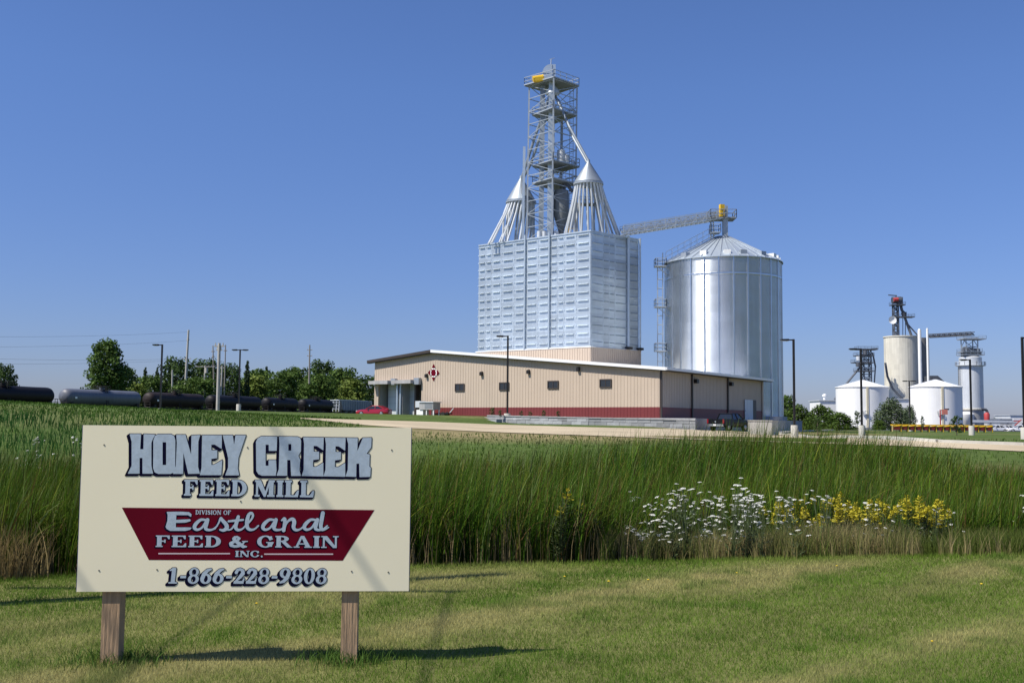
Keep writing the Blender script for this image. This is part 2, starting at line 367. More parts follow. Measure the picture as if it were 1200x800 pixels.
def reeds():
    n = 100000
    a = rng.uniform(-.66, .66, n); dpt = rng.random(n)**1.35; depth = 15 + 4.5*ss(a, -.02, .10) - 8.5*ss(a, .34, .46)
    off = .1 + .9*vnoise(a*60, a*0, 68)*vnoise(a*190, a*0, 69)*1.6 + 3.0*ss(a, .08, .17) - .6*ss(a, .19, .3)           # weeds stand before the reeds on the right
    y = front(a)+off+dpt*depth; x = a*y
    k = rng.random(n) < .45+.9*vnoise(x*.9, y*.9, 61); x, y, a, dpt = x[k], y[k], a[k], dpt[k]; n = len(x)
    cl = fbm(x*1.1, y*1.1, 64); bent = rng.random(n) < .35
    h = (1.18+.42*dpt+.30*(fbm(x*.25, y*.25, 63)-.5)+.55*(cl-.5))*rng.uniform(.68, 1.12, n)
    h *= 1-.16*ss(a, .3, .42) 
    q = rng.random(n); c = np.empty((n, 3))
    tone = fbm(x*.35, y*.5, 65)[:, None]
    c[:] = np.array([.026, .088, .008])*(1-tone)*1.25 + np.array([.085, .140, .012])*tone*1.2
    br = q < .10; c[br] = np.array([.14, .085, .035]); yl = (q > .10) & (q < .28); c[yl] = np.array([.17, .20, .025])
    c *= np.exp(rng.normal(-.08, .36, (n, 1)))*(.72+.56*cl[:, None])*.74
    glint = rng.random(n) < .07; c[glint] = np.array([.15, .20, .06])*rng.uniform(.7, 1.2, (glint.sum(), 1)); wide = np.where(glint, 1.7, 1.0)  # brighter, broader leaves carry sunlit flecks in their colour
    h = h+.22*ss(a, .15, .22)*(1-ss(a, .30, .36))
    blades('reed_bed', x, y, h, rng.uniform(.009, .020, n)*(.85+.45*dpt)*wide, np.where(bent, rng.uniform(.3, .85, n), rng.uniform(.03, .35, n)), .1+3.0*(fbm(x*.5, y*.5, 66)-.5)+rng.normal(0, .9, n), c, 6, np.where(bent, rng.uniform(.15, .5, n), .04),
           label='dense bed of tall green cattails filling the ditch behind the lawn', cat='cattails')
    # dead stalks and litter at the foot of the bed
    n = 1200; a = rng.uniform(-.6, .12, n); y = front(a)+rng.random(n)**1.5*1.6+.05; x = a*y
    c = np.array([.24, .19, .10])*rng.uniform(.4, 1.25, (n, 1))
    blades('dead_stalks', x, y, rng.uniform(.15, .95, n)**1.2, rng.uniform(.006, .013, n), rng.uniform(.02, .55, n)**1.3, rng.uniform(0, 6.28, n), c, 3, .04,
           label='pale dead stalks and litter along the front foot of the cattail bed', cat='dry stalks')
reeds()

def to_px(x, y, z):
    q = np.stack([x, y, z-CAM_Z], -1) @ np.array(R3); return 600+F*q[:, 0]/-q[:, 2], 400-F*q[:, 1]/-q[:, 2]
def weeds():
    # tan grasses in front of the reeds on the right and at the far left
    n = 95000; a = rng.uniform(.07, .62, n); x0 = a; y = front(a)-.05+.5*vnoise(a*70, a*0, 75)*vnoise(a*230, a*0, 76)*2+rng.random(n)*3.2*ss(a, .06, .16)+rng.random(n)*.5; x = a*y
    f = fbm(x*.9, y*.9, 71); k = rng.random(n) < .15+1.2*f; x, y, f, a = x[k], y[k], f[k], a[k]; n = len(x)
    t = np.clip((fbm(x*.7, y*1.5, 77)-.44-.10*(1-ss(a, .16, .24)))*4+rng.normal(0, .3, n), 0, 1)[:, None]
    c = np.array([.095, .135, .026])*(1-t)+np.array([.36, .29, .14])*t; c *= rng.uniform(.6, 1.3, (n, 1))
    blades('dry_grass', x, y, rng.uniform(.16, .52, n)*(.55+.9*f), rng.uniform(.004, .008, n), rng.uniform(.05, .55, n), rng.uniform(0, 6.28, n), c, 3, .04,
           label='tan and green uncut grass between the lawn and the cattails on the right', cat='uncut grass')
    n = 6500; a = rng.uniform(-.62, -.425, n); y = front(a)+rng.random(n)*1.2-.05; x = a*y
    k = rng.random(n) < 1.25-1.1*ss(a, -.475, -.42); x, y, a = x[k], y[k], a[k]; n = len(x)
    c = np.array([.36, .27, .12])*rng.uniform(.45, 1.25, (n, 1))
    blades('dry_grass', x, y, rng.uniform(.25, .72, n), rng.uniform(.005, .011, n), rng.uniform(.1, .6, n), rng.uniform(0, 6.28, n), c, 3, .1,
           label='tan dry grass clump at the lawn edge left of the sign', cat='dry grass')
    # far bank: tufts between the reeds and the gravel, and the rough bank on the left
    n = 70000; y = rng.uniform(28, 88, n); a = rng.uniform(-.6, .6, n); x = a*y
    k = (y < 50) | (a < -.14); 
    f = fbm(x*.12, y*.2, 81); k &= rng.random(n) < .35+.8*f; x, y, a, f = x[k], y[k], a[k], f[k]
    px, py = to_px(x, y, zt(x, y)); k = (py < np.interp(px, *zip(*G_TOP))-.4) | (py > np.interp(px, *zip(*G_BOT))+.8) | (px < 352); x, y, a, f = x[k], y[k], a[k], f[k]; n = len(x)
    lush = ss(fbm(x*.10, y*.16, 85), .30, .46)*ss(-a, .1, .25)*ss(62-y, 0, 12); t = np.clip((f-.55)*4-.25*(a < -.12)+rng.normal(0, .2, n), 0, 1)*(1-lush); t = t[:, None]
    tanc = np.where((a < -.12)[:, None], np.array([[.10, .125, .035]]), np.array([[.20, .17, .08]]))
    c = np.array([.065, .125, .020])*(1-t)+tanc*t; c *= rng.uniform(.7, 1.25, (n, 1))
    c = c*(1-lush[:, None])+np.array([.035, .105, .022])*lush[:, None]
    h = rng.uniform(.05, .16, n)*(1+2.6*lush)*np.where(a < -.14, 1.2, 1.0)
    blades('bank_grass', x, y, h, rng.uniform(.02, .05, n)*(y/45), rng.uniform(.1, .5, n), rng.uniform(0, 6.28, n), c, 2, .05,
           label='rough tan and green grass on the bank beyond the cattails', cat='bank grass')
    # olive fringe at the right end of the ditch
    n = 9000; a = rng.uniform(.34, .60, n); y = 24+rng.random(n)*9; x = a*y
    t = np.clip(fbm(x*.3, y*.3, 91)*2.4-.75+rng.normal(0, .2, n), 0, 1)[:, None]
    c = np.array([.10, .12, .03])*(1-t)+np.array([.26, .19, .09])*t; c *= rng.uniform(.6, 1.3, (n, 1))
    blades('dry_grass', x, y, rng.uniform(.4, .95, n), rng.uniform(.010, .02, n), rng.uniform(.1, .5, n), rng.uniform(0, 6.28, n), c, 3, .08,
           label='olive and straw coloured tall weeds behind the cattails at the right edge', cat='weeds')
weeds()

# wildflowers: a few master plants, copied one by one
def umbel_plant(seed, h, heads):
    r = random.Random(seed); root = thing('white_wildflower', 'x', 'wildflower')
    st = MB(); 
    for i in range(heads):
        dx, dy = r.uniform(-.22, .22), r.uniform(-.18, .18); hh = h*r.uniform(.5, 1.0)
        top = Vector((dx, dy, hh)); st.tube([Vector((dx*.2, dy*.2, 0)), Vector((dx*.55, dy*.5, hh*.5)), top], .004, 4)
        hd = MB(); R0 = r.uniform(.022, .043); tilt = Vector((r.uniform(-.3, .3), r.uniform(-.5, .1), 1)).normalized(); u, v = frame_of(tilt)
        vs = [top+tilt*.012]; fs = []                     # rays of florets joined at the middle
        for k in range(15):
            ang = k*2*math.pi/15+r.uniform(-.12, .12); q = R0*r.uniform(.75, 1.1); w_ = .17; e = lambda a_, f: top+(u*math.cos(a_)+v*math.sin(a_))*q*f+tilt*(.012-.3*q*f*f)
            i0 = len(vs); vs += [e(ang-w_*.6, .55), e(ang-w_, .95), e(ang, 1.05), e(ang+w_, .92), e(ang+w_*.6, .55)]; fs.append((0, i0, i0+1, i0+2, i0+3, i0+4))
        hd.add(vs, fs)
        hd.build('flower_head', M['petal'], root, recalc=False)
    for k in range(10):
        z = r.uniform(.05, .6)*h; a = r.uniform(0, 6.28); l = r.uniform(.08, .2); b = Vector((0, 0, z)); e = b+Vector((math.cos(a)*l, math.sin(a)*l, l*.5))
        n_ = Vector((-math.sin(a), math.cos(a), 0))*.02; st.add([b, (b+e)/2+n_, e, (b+e)/2-n_], [(0,1,2,3)])
    st.build('stem', M['stem'], root, recalc=False); return root
def goldenrod(seed, h, nh):
    r = random.Random(seed); root = thing('yellow_wildflower', 'x', 'wildflower'); st = MB(); 
    for i in range(9):
        dx, dy = r.uniform(-.3, .3), r.uniform(-.22, .22); hh = h*r.uniform(.8, 1.05); t = Vector((dx, dy, hh))
        st.tube([Vector((dx*.5, dy*.5, 0)), t], .005, 4)
        for k in range(26):
            z = r.uniform(.1, .85)*hh; a = r.uniform(0, 6.28); l = r.uniform(.06, .13); b = Vector((dx*(.5+.5*z/hh), dy*(.5+.5*z/hh), z)); e = b+Vector((math.cos(a)*l, math.sin(a)*l, l*.35)); n_ = Vector((-math.sin(a), math.cos(a), 0))*.012
            st.add([b, (b+e)/2+n_, e, (b+e)/2-n_], [(0,1,2,3)])
        if i >= nh: continue
        hd = MB(); vs = [Vector((dx, dy, hh-.06+.02*q)) for q in range(8)]; fs = []      # florets on one branching stalk
        for k in range(40):
            b = r.randrange(7); q = .07*(1-b/8)+.010; a = r.uniform(0, 6.28); c = vs[b]+Vector((math.cos(a)*q, math.sin(a)*q, r.uniform(.0, .03))); s = r.uniform(.006, .013); n_ = Vector((-math.sin(a)*s, math.cos(a)*s, r.uniform(-s, s)))
            i0 = len(vs); vs += [c+n_, c-n_]; fs.append((b, i0, i0+1))
        hd.add(vs, fs); hd.build('flower_head', M['goldenrod'], root, recalc=False)
    st.build('stem', M['stem'], root, recalc=False); return root
UM = [umbel_plant(3, .82, 6), umbel_plant(4, .60, 5), umbel_plant(5, .98, 6), umbel_plant(6, .45, 4)]
GR = [goldenrod(8, .80, 9), goldenrod(9, .68, 8), goldenrod(10, .8, 1)]
used = set()
def plant(master, px, Y, group, label):
    k = master.name
    if k in used: o = copy_tree(master)
    else: o = master; used.add(k)
    p = at(px, 600, Y); o.location = p; o.rotation_euler = (0, 0, rnd.uniform(0, 6.28)); s = rnd.uniform(.85, 1.15); o.scale = (s, s, s)
    tag(o, label, None, group); return o
LW = 'white flat-topped wildflower in the drift before the cattails right of centre'
for px, Y in [(rnd.gauss(848, 46), rnd.uniform(14.2, 16.8)) for _ in range(62)]:
    plant(UM[rnd.choice([0, 0, 2, 2, 1])], px, Y, 'white wildflowers in the middle drift', LW)
for i in range(11): plant(UM[rnd.choice([1, 3])], rnd.uniform(735, 790), rnd.uniform(13.9, 14.7), 'low white wildflowers at the lawn edge', 'low white wildflower at the lawn edge left of the main white drift')
for i in range(9): plant(UM[rnd.choice([1, 0, 3])], rnd.uniform(1010, 1165), rnd.uniform(15.2, 17.6), 'white wildflowers among the goldenrod', 'sparse white wildflower in tan grass near the yellow goldenrod')
for i in range(4): plant(UM[rnd.choice([2, 0])], rnd.uniform(1170, 1215), rnd.uniform(16.2, 18.5), 'white wildflowers at the right edge', 'white wildflower at the right edge of the ditch beyond the goldenrod')
LG = 'yellow goldenrod clump standing between tan grass and cattails on the right'
for px in [912, 922, 934, 946, 960, 972, 984, 996, 1012, 1022, 1034, 1066, 1080, 1092, 1104, 929, 965, 1088]:
    plant(GR[rnd.randint(0, 1)], px+rnd.uniform(-3, 3), rnd.uniform(15.9, 17.6), 'goldenrod in front of the cattails', LG)
for i in range(4): plant(GR[2], [655, 662, 680, 688][i], 13.6+.15*i, 'goldenrod in the middle of the reed front', 'greenish goldenrod at the foot of the cattails left of the white drift')
for i in range(9): plant(UM[rnd.choice([1, 0])], rnd.uniform(2, 92), rnd.uniform(26.5, 30), 'white wildflowers behind the left reeds', 'small white wildflower over the cattails left of the sign').scale = (1.15, 1.15, 1.9)

def dandelion():
    t = thing('dandelion', 'x', 'dandelion'); mb = MB(); mb.tube([Vector((0, 0, 0)), Vector((.01, 0, .075))], .003, 5); mb.build('stem', M['stem'], t)
    mb = MB(); mb.lathe((.01, 0, .072), [(.003, 0), (.020, .008), (.022, .014), (.012, .02), (.001, .021)], 10); mb.build('flower_head', mat('dandelion yellow', (.75, .52, .02), .7), t, True); return t
DD = dandelion()
for i, (px, py) in enumerate([(661, 680), (713, 687), (760, 684), (864, 675), (981, 667), (1092, 757), (300, 712), (1150, 690)]):
    o = DD if i == 0 else copy_tree(DD); p = ground(px, py); o.location = p; o.rotation_euler = (0, 0, i); s = rnd.uniform(.5, .75); o.scale = (s, s, s)
    tag(o, 'tiny yellow dandelion dot in the mown lawn', None, 'dandelions in the lawn')
# longer tufts left by the mower round the sign posts
def post_tufts():
    n = 1300; k = rng.integers(0, 2, n); cx = np.where(k == 0, P(131, 779, 7.75).x, P(410, 777, 7.87).x); cy = np.where(k == 0, 7.83, 7.92)
    r = np.abs(rng.normal(0, .16, n))+.05; a = rng.uniform(0, 6.28, n); x, y = cx+r*np.cos(a)*1.3, cy+r*np.sin(a)*.9
    c = np.array([.085, .155, .03])*rng.uniform(.6, 1.3, (n, 1))
    blades('post_grass', x, y, rng.uniform(.05, .14, n), rng.uniform(.004, .008, n), rng.uniform(.2, .9, n), rng.uniform(0, 6.28, n), c, 2, .1, label='longer grass tufts round the two wooden sign posts', cat='grass')
post_tufts()
# ------------------------------------------------------------------ the sign
SL, SR = 7.70, 7.86
TL, TR_, BL, BR = P(97, 497, SL), P(482, 502, SR), P(90, 692, SL), P(479, 693, SR)
base_l = (TL+BL)/2; base_r = (TR_+BR)/2
SU = Vector((base_r.x-base_l.x, base_r.y-base_l.y, 0)); SW = SU.length; SU.normalize()
SN = Vector((SU.y, -SU.x, 0))            # towards the camera
ZT = (TL.z+TR_.z)/2; ZB = (BL.z+BR.z)/2; SH = ZT-ZB
SO = Vector((base_l.x, base_l.y, ZB))    # lower left corner of the face
def s_uv(x, y):                          # photo pixel -> sign face metres (u right, v up)
    q = on_wall(SO, SU, x, y)-SO; return q.dot(SU), q.z
sign = thing('sign_board', 'cream roadside sign with silver lettering and maroon banner on two wooden posts', 'sign', (SO.x+SU.x*SW/2, SO.y+SU.y*SW/2, 0))
UP = Vector((0, 0, 1))
mb = MB(); mb.fbox(SO, SU, UP, SN, 0, SW, 0, SH, -.02, 0); panel = mb.build('panel', M['cream'], sign)
mb = MB(); mb.fbox(SO, SU, UP, SN, -.004, 0, 0, SH, -.021, -.001); mb.fbox(SO, SU, UP, SN, SW, SW+.004, 0, SH, -.021, -.001); mb.build('panel_edge', M['edgeblue'], panel)
for (xa, xb, yb) in ((118.5, 139.5, 781), (400, 419, 778)):
    ua = s_uv(xa, 700)[0]; ub = s_uv(xb, 700)[0]; c = SO+SU*(ua+ub)/2; g = gz(c.x, c.y)
    mb = MB(); mb.fbox(Vector((c.x, c.y, 0)), SU, UP, SN, -(ub-ua)/2, (ub-ua)/2, g-.1, ZT-.12, -.165, -.024); mb.build('post', M['wood'], sign)
for (x, y) in ((122, 521), (290, 524), (459, 527), (116, 668), (184, 667), (412, 669), (455, 670), (282, 587), (264, 667), (361, 667)):
    u, v = s_uv(x, y); c = SO+SU*u+UP*v; mb = MB(); mb.cyl(c-SN*.001, c+SN*.003, .0055, n=10); mb.build('screw', M['screw'], panel)

# signed distance shapes on a grid -> flat lettering meshes
class Shape:
    def __init__(s): s.ops = []      # (sign, kind, data) in metres
    def poly(s, pts, neg=False): s.ops.append((neg, 'p', np.array(pts, float))); return s
    def stroke(s, pts, rad, neg=False):
        pts = np.array(pts, float); rad = np.broadcast_to(np.array(rad, float), (len(pts),)); s.ops.append((neg, 's', (pts, rad))); return s
    def ell(s, c, rx, ry, neg=False):
        t = np.linspace(0, 2*np.pi, 41)[:-1]; return s.poly(np.stack([c[0]+rx*np.cos(t), c[1]+ry*np.sin(t)], -1), neg)
    def bounds(s):
        q = np.concatenate([d if k == 'p' else d[0] for n, k, d in s.ops if not n]); r = max([0]+[d[1].max() for n, k, d in s.ops if k == 's'])
        return q.min(0)-r, q.max(0)+r
    def sdf(s, X, Y):
        D = np.full(X.shape, 9.0)
        for neg, k, d in s.ops:
            if k == 'p':
                best = np.full(X.shape, 9.0); ins = np.zeros(X.shape, bool); n = len(d)
                for i in range(n):
                    a, b = d[i], d[(i+1) % n]; e = b-a; l2 = max((e*e).sum(), 1e-12)
                    t = np.clip(((X-a[0])*e[0]+(Y-a[1])*e[1])/l2, 0, 1)
                    best = np.minimum(best, np.hypot(X-a[0]-t*e[0], Y-a[1]-t*e[1]))
                    if a[1] != b[1]:
                        ins ^= ((a[1] > Y) != (b[1] > Y)) & (X < e[0]*(Y-a[1])/(b[1]-a[1])+a[0])
                q = np.where(ins, -best, best)
            else:
                pts, rad = d; q = np.full(X.shape, 9.0)
                for i in range(len(pts)-1):
                    a, b = pts[i], pts[i+1]; e = b-a; l2 = max((e*e).sum(), 1e-12)
                    t = np.clip(((X-a[0])*e[0]+(Y-a[1])*e[1])/l2, 0, 1)
                    q = np.minimum(q, np.hypot(X-a[0]-t*e[0], Y-a[1]-t*e[1])-(rad[i]*(1-t)+rad[i+1]*t))
            D = np.maximum(D, -q) if neg else np.minimum(D, q)
        return D
RES = .0024
def emit(D, x0, y0, name, m, n_off, parent):
    ny, nx = D.shape; V = []; Fs = []; ins = D < 0
    full = ins[:-1, :-1] & ins[1:, :-1] & ins[:-1, 1:] & ins[1:, 1:]
    part = (ins[:-1, :-1] | ins[1:, :-1] | ins[:-1, 1:] | ins[1:, 1:]) & ~full
    def put(poly):
        b = len(V); V.extend(poly); Fs.append(tuple(range(b, b+len(poly))))
    for j in range(ny-1):
        row = full[j]; i = 0
        while i < nx-1:
            if row[i]:
                k = i
                while k < nx-1 and row[k]: k += 1
                put([(i, j), (k, j), (k, j+1), (i, j+1)]); i = k
            else: i += 1
    for j, i in zip(*np.nonzero(part)):
        cs = [(i, j), (i+1, j), (i+1, j+1), (i, j+1)]; ds = [D[q[1], q[0]] for q in cs]; poly = []
        for k in range(4):
            a, b, da, db = cs[k], cs[(k+1) % 4], ds[k], ds[(k+1) % 4]
            if da < 0: poly.append(a)
            if (da < 0) != (db < 0):
                t = da/(da-db); poly.append((a[0]+(b[0]-a[0])*t, a[1]+(b[1]-a[1])*t))
        if len(poly) > 2: put(poly)
    mb = MB(); mb.v = [SO+SU*(x0+x*RES)+UP*(y0+y*RES)+SN*n_off for x, y in V]; mb.f = Fs; mb.c = [1.0]*len(V)
    return mb.build(name, m, parent, recalc=False)
def lettering(name, shapes, base, outline, ext, parent, label=None, face='silver', back='navy'):
    lo = np.min([s.bounds()[0] for s in shapes], 0)-.06; hi = np.max([s.bounds()[1] for s in shapes], 0)+.06
    nx, ny = int((hi[0]-lo[0])/RES)+1, int((hi[1]-lo[1])/RES)+1
    X, Y = np.meshgrid(lo[0]+np.arange(nx)*RES, lo[1]+np.arange(ny)*RES); D = np.full(X.shape, 9.0)
    for s in shapes:
        a, b = s.bounds(); i0, i1 = max(0, int((a[0]-lo[0])/RES)-16), int((b[0]-lo[0])/RES)+17; j0, j1 = max(0, int((a[1]-lo[1])/RES)-16), int((b[1]-lo[1])/RES)+17
        D[j0:j1, i0:i1] = np.minimum(D[j0:j1, i0:i1], s.sdf(X[j0:j1, i0:i1], Y[j0:j1, i0:i1]))
    o = emit(D, lo[0], lo[1], name, M[face], base+.0024, parent)
    if label: o['label'] = label
    if outline or ext != (0, 0):
        E = D-outline; dx, dy = ext; n = max(1, int(max(abs(dx), abs(dy))/RES)); Q = E.copy()
        for k in range(1, n+1):
            sx, sy = round(dx*k/n/RES), round(dy*k/n/RES); Sft = np.full(E.shape, 9.0)
            ys, xs = slice(max(0, sy), ny+min(0, sy)), slice(max(0, sx), nx+min(0, sx)); yo, xo = slice(max(0, -sy), ny+min(0, -sy)), slice(max(0, -sx), nx+min(0, -sx))
            Sft[ys, xs] = E[yo, xo]; Q = np.minimum(Q, Sft)
        emit(Q, lo[0], lo[1], 'letter_shadow', M[back], base+.0012, o)
    return o

# --- headline: hand drawn block letters, traced in two enlargements
def headline(x0, y0, k, polys):
    out = []
    for outer, holes in polys:
        s = Shape().poly([s_uv(x0+x/k, y0+y/k) for x, y in outer])
        for h in holes: s.poly([s_uv(x0+x/k, y0+y/k) for x, y in h], True)
        out.append(s)
    return out
rect = lambda a, b, c, d: [(a, b), (c, b), (c, d), (a, d)]
HONEY = [
 ([(155,58),(250,58),(243,184),(270,184),(272,58),(368,62),(348,100),(336,130),(336,322),(350,386),(262,386),(262,256),(238,256),(238,386),(140,386),(172,320),(172,120)], []),
 ([(392,60),(498,60),(524,74),(534,110),(532,340),(522,375),(495,388),(392,388),(362,374),(350,340),(352,110),(366,72)], [rect(428,126,458,314)]),
 ([(541,64),(618,64),(664,228),(667,70),(740,66),(724,120),(722,330),(737,386),(640,388),(600,212),(598,388),(514,388),(538,320),(546,130)], []),
 ([(755,68),(919,68),(917,182),(860,146),(832,146),(832,192),(881,192),(881,258),(832,264),(832,312),(852,312),(922,272),(914,398),(736,398),(750,340),(754,130)], []),
 ([(925,68),(1009,68),(1020,150),(1031,68),(1118,68),(1056,255),(1050,340),(1062,400),(946,400),(970,335),(970,255)], [])]
E_ = [(490,90),(671,92),(667,206),(612,168),(582,166),(582,216),(630,216),(630,284),(578,290),(576,348),(605,350),(667,312),(668,434),(476,430),(494,375),(498,150)]
CREEK = [
 ([(122,82),(262,84),(257,210),(188,210),(188,156),(160,156),(160,340),(186,340),(186,290),(252,290),(256,380),(249,428),(128,428),(96,414),(78,385),(75,130),(90,100)], []),
 ([(277,84),(440,86),(464,96),(472,120),(470,215),(448,252),(464,290),(458,380),(470,430),(384,430),(378,290),(350,290),(350,428),(256,428),(276,370),(282,150)], [rect(360,150,386,208)]),
 (E_, []), ([(x+192, y+3) for x, y in E_], []),
 ([(872,95),(970,97),(966,212),(1014,96),(1092,94),(1088,180),(1046,236),(1075,240),(1072,350),(1085,356),(1080,438),(985,440),(982,322),(958,322),(956,438),(862,435),(882,375),(886,150)], [])]
lettering('headline', headline(130, 500, 7.06, HONEY)+headline(290, 500, 7.5, CREEK), .001, .0045, (-.017, -.014), panel, 'silver block headline with navy outline')

# --- serif alphabet: unit height, returns (shape ops builder, width)
def half_ring(cx, cy, rx, ry, ix, iy, x0):
    t = np.linspace(-np.pi/2, np.pi/2, 24)
    o = [(x0, cy-ry)]+[(cx+rx*np.cos(a), cy+ry*np.sin(a)) for a in t]+[(x0, cy+ry)]
    i = [(x0-.02, cy-iy)]+[(cx+ix*np.cos(a), cy+iy*np.sin(a)) for a in t]+[(x0-.02, cy+iy)]
    return o, i
def rc(a, b, c, d): return [(a, b), (c, b), (c, d), (a, d)]
def glyph(ch, st=.26, th=.12):
    g = []; p = lambda pts, neg=False: g.append((neg, 'p', pts)); k = lambda pts, r, neg=False: g.append((neg, 's', (pts, r)))
    s0, s1 = .07, .07+st
    def stem(w=None):
        p(rc(s0, 0, s1, 1)); p(rc(0, 0, s1+.07, th)); p(rc(0, 1-th, s1+.07, 1))
    def ring(cx, cy, rx, ry, ix, iy):
        t = np.linspace(0, 2*np.pi, 37)[:-1]; p([(cx+rx*math.cos(a), cy+ry*math.sin(a)) for a in t]); p([(cx+ix*math.cos(a), cy+iy*math.sin(a)) for a in t], True)
    w = .8
    if ch in 'FE':
        stem(); p(rc(s0, 1-th, .76, 1)); p([(.60,1-th),(.76,1-th),(.76,.68),(.69,.68)]); p(rc(s0, .45, .52, .56)); p(rc(.46, .36, .54, .65))
        if ch == 'E': p(rc(s0, 0, .80, th)); p([(.62,th),(.80,th),(.80,.34),(.73,.34)]); w = .84
    elif ch == 'D':
        o, i = half_ring(s1+.02, .5, .53-.0, .5, .53-st, .5-th, s0+.1); p(o); p(i, True); stem(); w = s1+.57
    elif ch == 'M':
        p(rc(.07, 0, .19, 1)); p(rc(.80, 0, .80+st, 1)); p([(.02,1),(.34,1),(.66,.18),(.52,0)]); p([(.80,1),(.92,1),(.62,0),(.50,0)]); p(rc(0, 0, .28, th)); p(rc(0, 1-th, .3, 1)); p(rc(.70, 0, .87+st, th)); p(rc(.78, 1-th, .87+st, 1)); w = .9+st
    elif ch == 'I': stem(); w = s1+.07
    elif ch == 'L': stem(); p(rc(s0, 0, .76, th)); p([(.56,th),(.78,th),(.80,.40),(.72,.40)]); w = .8
    elif ch in 'GCO':
        ring(.48, .5, .48, .52, .48-st*.98, .52-th)
        if ch != 'O': p([(.55, .5), (1.1, .80), (1.1, .42 if ch == 'G' else .2)], True); p(rc(.76, .66, .86, .96))
        if ch == 'G': p(rc(.62, .06, .62+st, .47)); p(rc(.52, .38, .96, .47))
        w = .98
    elif ch == 'R':
        o, i = half_ring(s1+.06, .74, .40, .26, .40-st, .26-th, s0+.1); p(o); p(i, True); stem(); p([(.34,.5),(.60,.5),(.93,.06),(1.0,.06),(1.0,0),(.70,0)]); w = 1.0
    elif ch in 'AV':
        f = (lambda q: q) if ch == 'A' else (lambda q: [(x, 1-y) for x, y in q][::-1])
        if ch == 'A': p([(.40,1),(.60,1),(1.0,0),(.72,0)]); p([(.40,1),(.50,.86),(.22,0),(.08,0)]); p(rc(.24, .27, .78, .37)); p(rc(0, 0, .34, .10)); p(rc(.62, 0, 1.06, .10)); w = 1.06
        else: p([(.08,1),(.36,1),(.62,.14),(.52,0),(.44,0)]); p([(.44,0),(.58,0),(.92,1),(.80,1)]); p(rc(0, .9, .44, 1)); p(rc(.68, .9, 1.0, 1)); w = 1.0
    elif ch == 'N':
        p(rc(.10, 0, .21, 1)); p(rc(.80, 0, .91, 1)); p([(.02,1),(.34,1),(.91,0),(.70,0)]); p(rc(0, 0, .33, .10)); p(rc(.68, .9, 1.02, 1)); p(rc(0, .9, .30, 1)); w = 1.02
    elif ch == 'S':
        k([(.66,.72),(.62,.86),(.40,.91),(.18,.84),(.16,.68),(.34,.56),(.55,.45),(.66,.30),(.56,.13),(.36,.08),(.14,.14),(.08,.30)], [.05,.06,.08,.10,.12,.13,.13,.12,.10,.08,.06,.05]); w = .8
    elif ch == '.': k([(.12,.11),(.12,.12)], .12); w = .26
    elif ch == '&':
        k([(.98,.52),(.90,.50),(.80,.28),(.58,.10),(.34,.08),(.14,.18),(.12,.34),(.30,.50),(.50,.62),(.60,.78),(.48,.92),(.34,.88),(.28,.76),(.40,.56),(.62,.30),(.84,.07),(1.02,.06)], [.05,.05,.06,.08,.09,.11,.12,.10,.08,.09,.08,.09,.11,.12,.13,.11,.05]); p(rc(.76, .48, 1.10, .57)); w = 1.1
    elif ch == '-': p(rc(.06, .34, .40, .50)); w = .46
    elif ch == '1': p(rc(.20, 0, .44, 1)); p(rc(.06, 0, .58, .1)); p([(.06,.80),(.06,.88),(.30,1.0),(.36,.9),(.24,.82)]); w = .62
    elif ch == '8': ring(.33, .73, .29, .28, .13, .19); ring(.33, .28, .33, .30, .14, .19); w = .68
    elif ch == '0': ring(.33, .5, .33, .52, .12, .41); w = .68
    elif ch == '6': ring(.33, .31, .33, .33, .12, .21); k([(.58,.92),(.38,.84),(.20,.62),(.13,.36)], [.06,.10,.12,.12]); w = .68
    elif ch == '9': ring(.33, .69, .33, .33, .12, .21); k([(.08,.08),(.28,.16),(.46,.38),(.53,.64)], [.06,.10,.12,.12]); w = .68
    elif ch == '2': k([(.12,.72),(.18,.88),(.34,.93),(.50,.84),(.52,.66),(.36,.42),(.16,.18),(.08,.10)], [.10,.09,.08,.10,.12,.10,.06,.05]); p(rc(.02, 0, .62, .18)); p([(.50,.1),(.62,.1),(.66,.36),(.58,.36)]); w = .68
    elif ch == ' ': w = .38
    return g, w
def textline(txt, q, st=.26, th=.12, gap=.07, slant=0.0):
    """q: photo-pixel corners of the text box: left, right, top, bottom (top and bottom at each end)"""
    (xl, tl, bl), (xr, tr, br) = q; gs = [glyph(c, st, th) for c in txt]; W_ = sum(w for _, w in gs)+gap*(len(txt)-1); out = []; x = 0
    ul, vbl = s_uv(xl, bl); ur, vbr = s_uv(xr, br); vtl = s_uv(xl, tl)[1]; vtr = s_uv(xr, tr)[1]
    def mp(a, b):
        t = a/W_; vb = vbl+(vbr-vbl)*t; vt = vtl+(vtr-vtl)*t; return (ul+(ur-ul)*t + slant*(vt-vb)*b, vb+(vt-vb)*b)
    sc = ((ur-ul)/W_+(vtl-vbl))/2
    for g, w in gs:
        if g:
            s = Shape()
            for neg, kd, d in g:
                if kd == 'p': s.poly([mp(x+a, b) for a, b in d], neg)
                else: s.stroke([mp(x+a, b) for a, b in d[0]], np.array(d[1])*sc, neg)
            out.append(s)
        x += w+gap
    return out
Z = lambda x, y: (80+x/2.5, 480+y/2.5)
def tb(x0, t0, b0, x1, t1, b1): return ((Z(x0, t0)[0], Z(x0, t0)[1], Z(x0, b0)[1]), (Z(x1, t1)[0], Z(x1, t1)[1], Z(x1, b1)[1]))
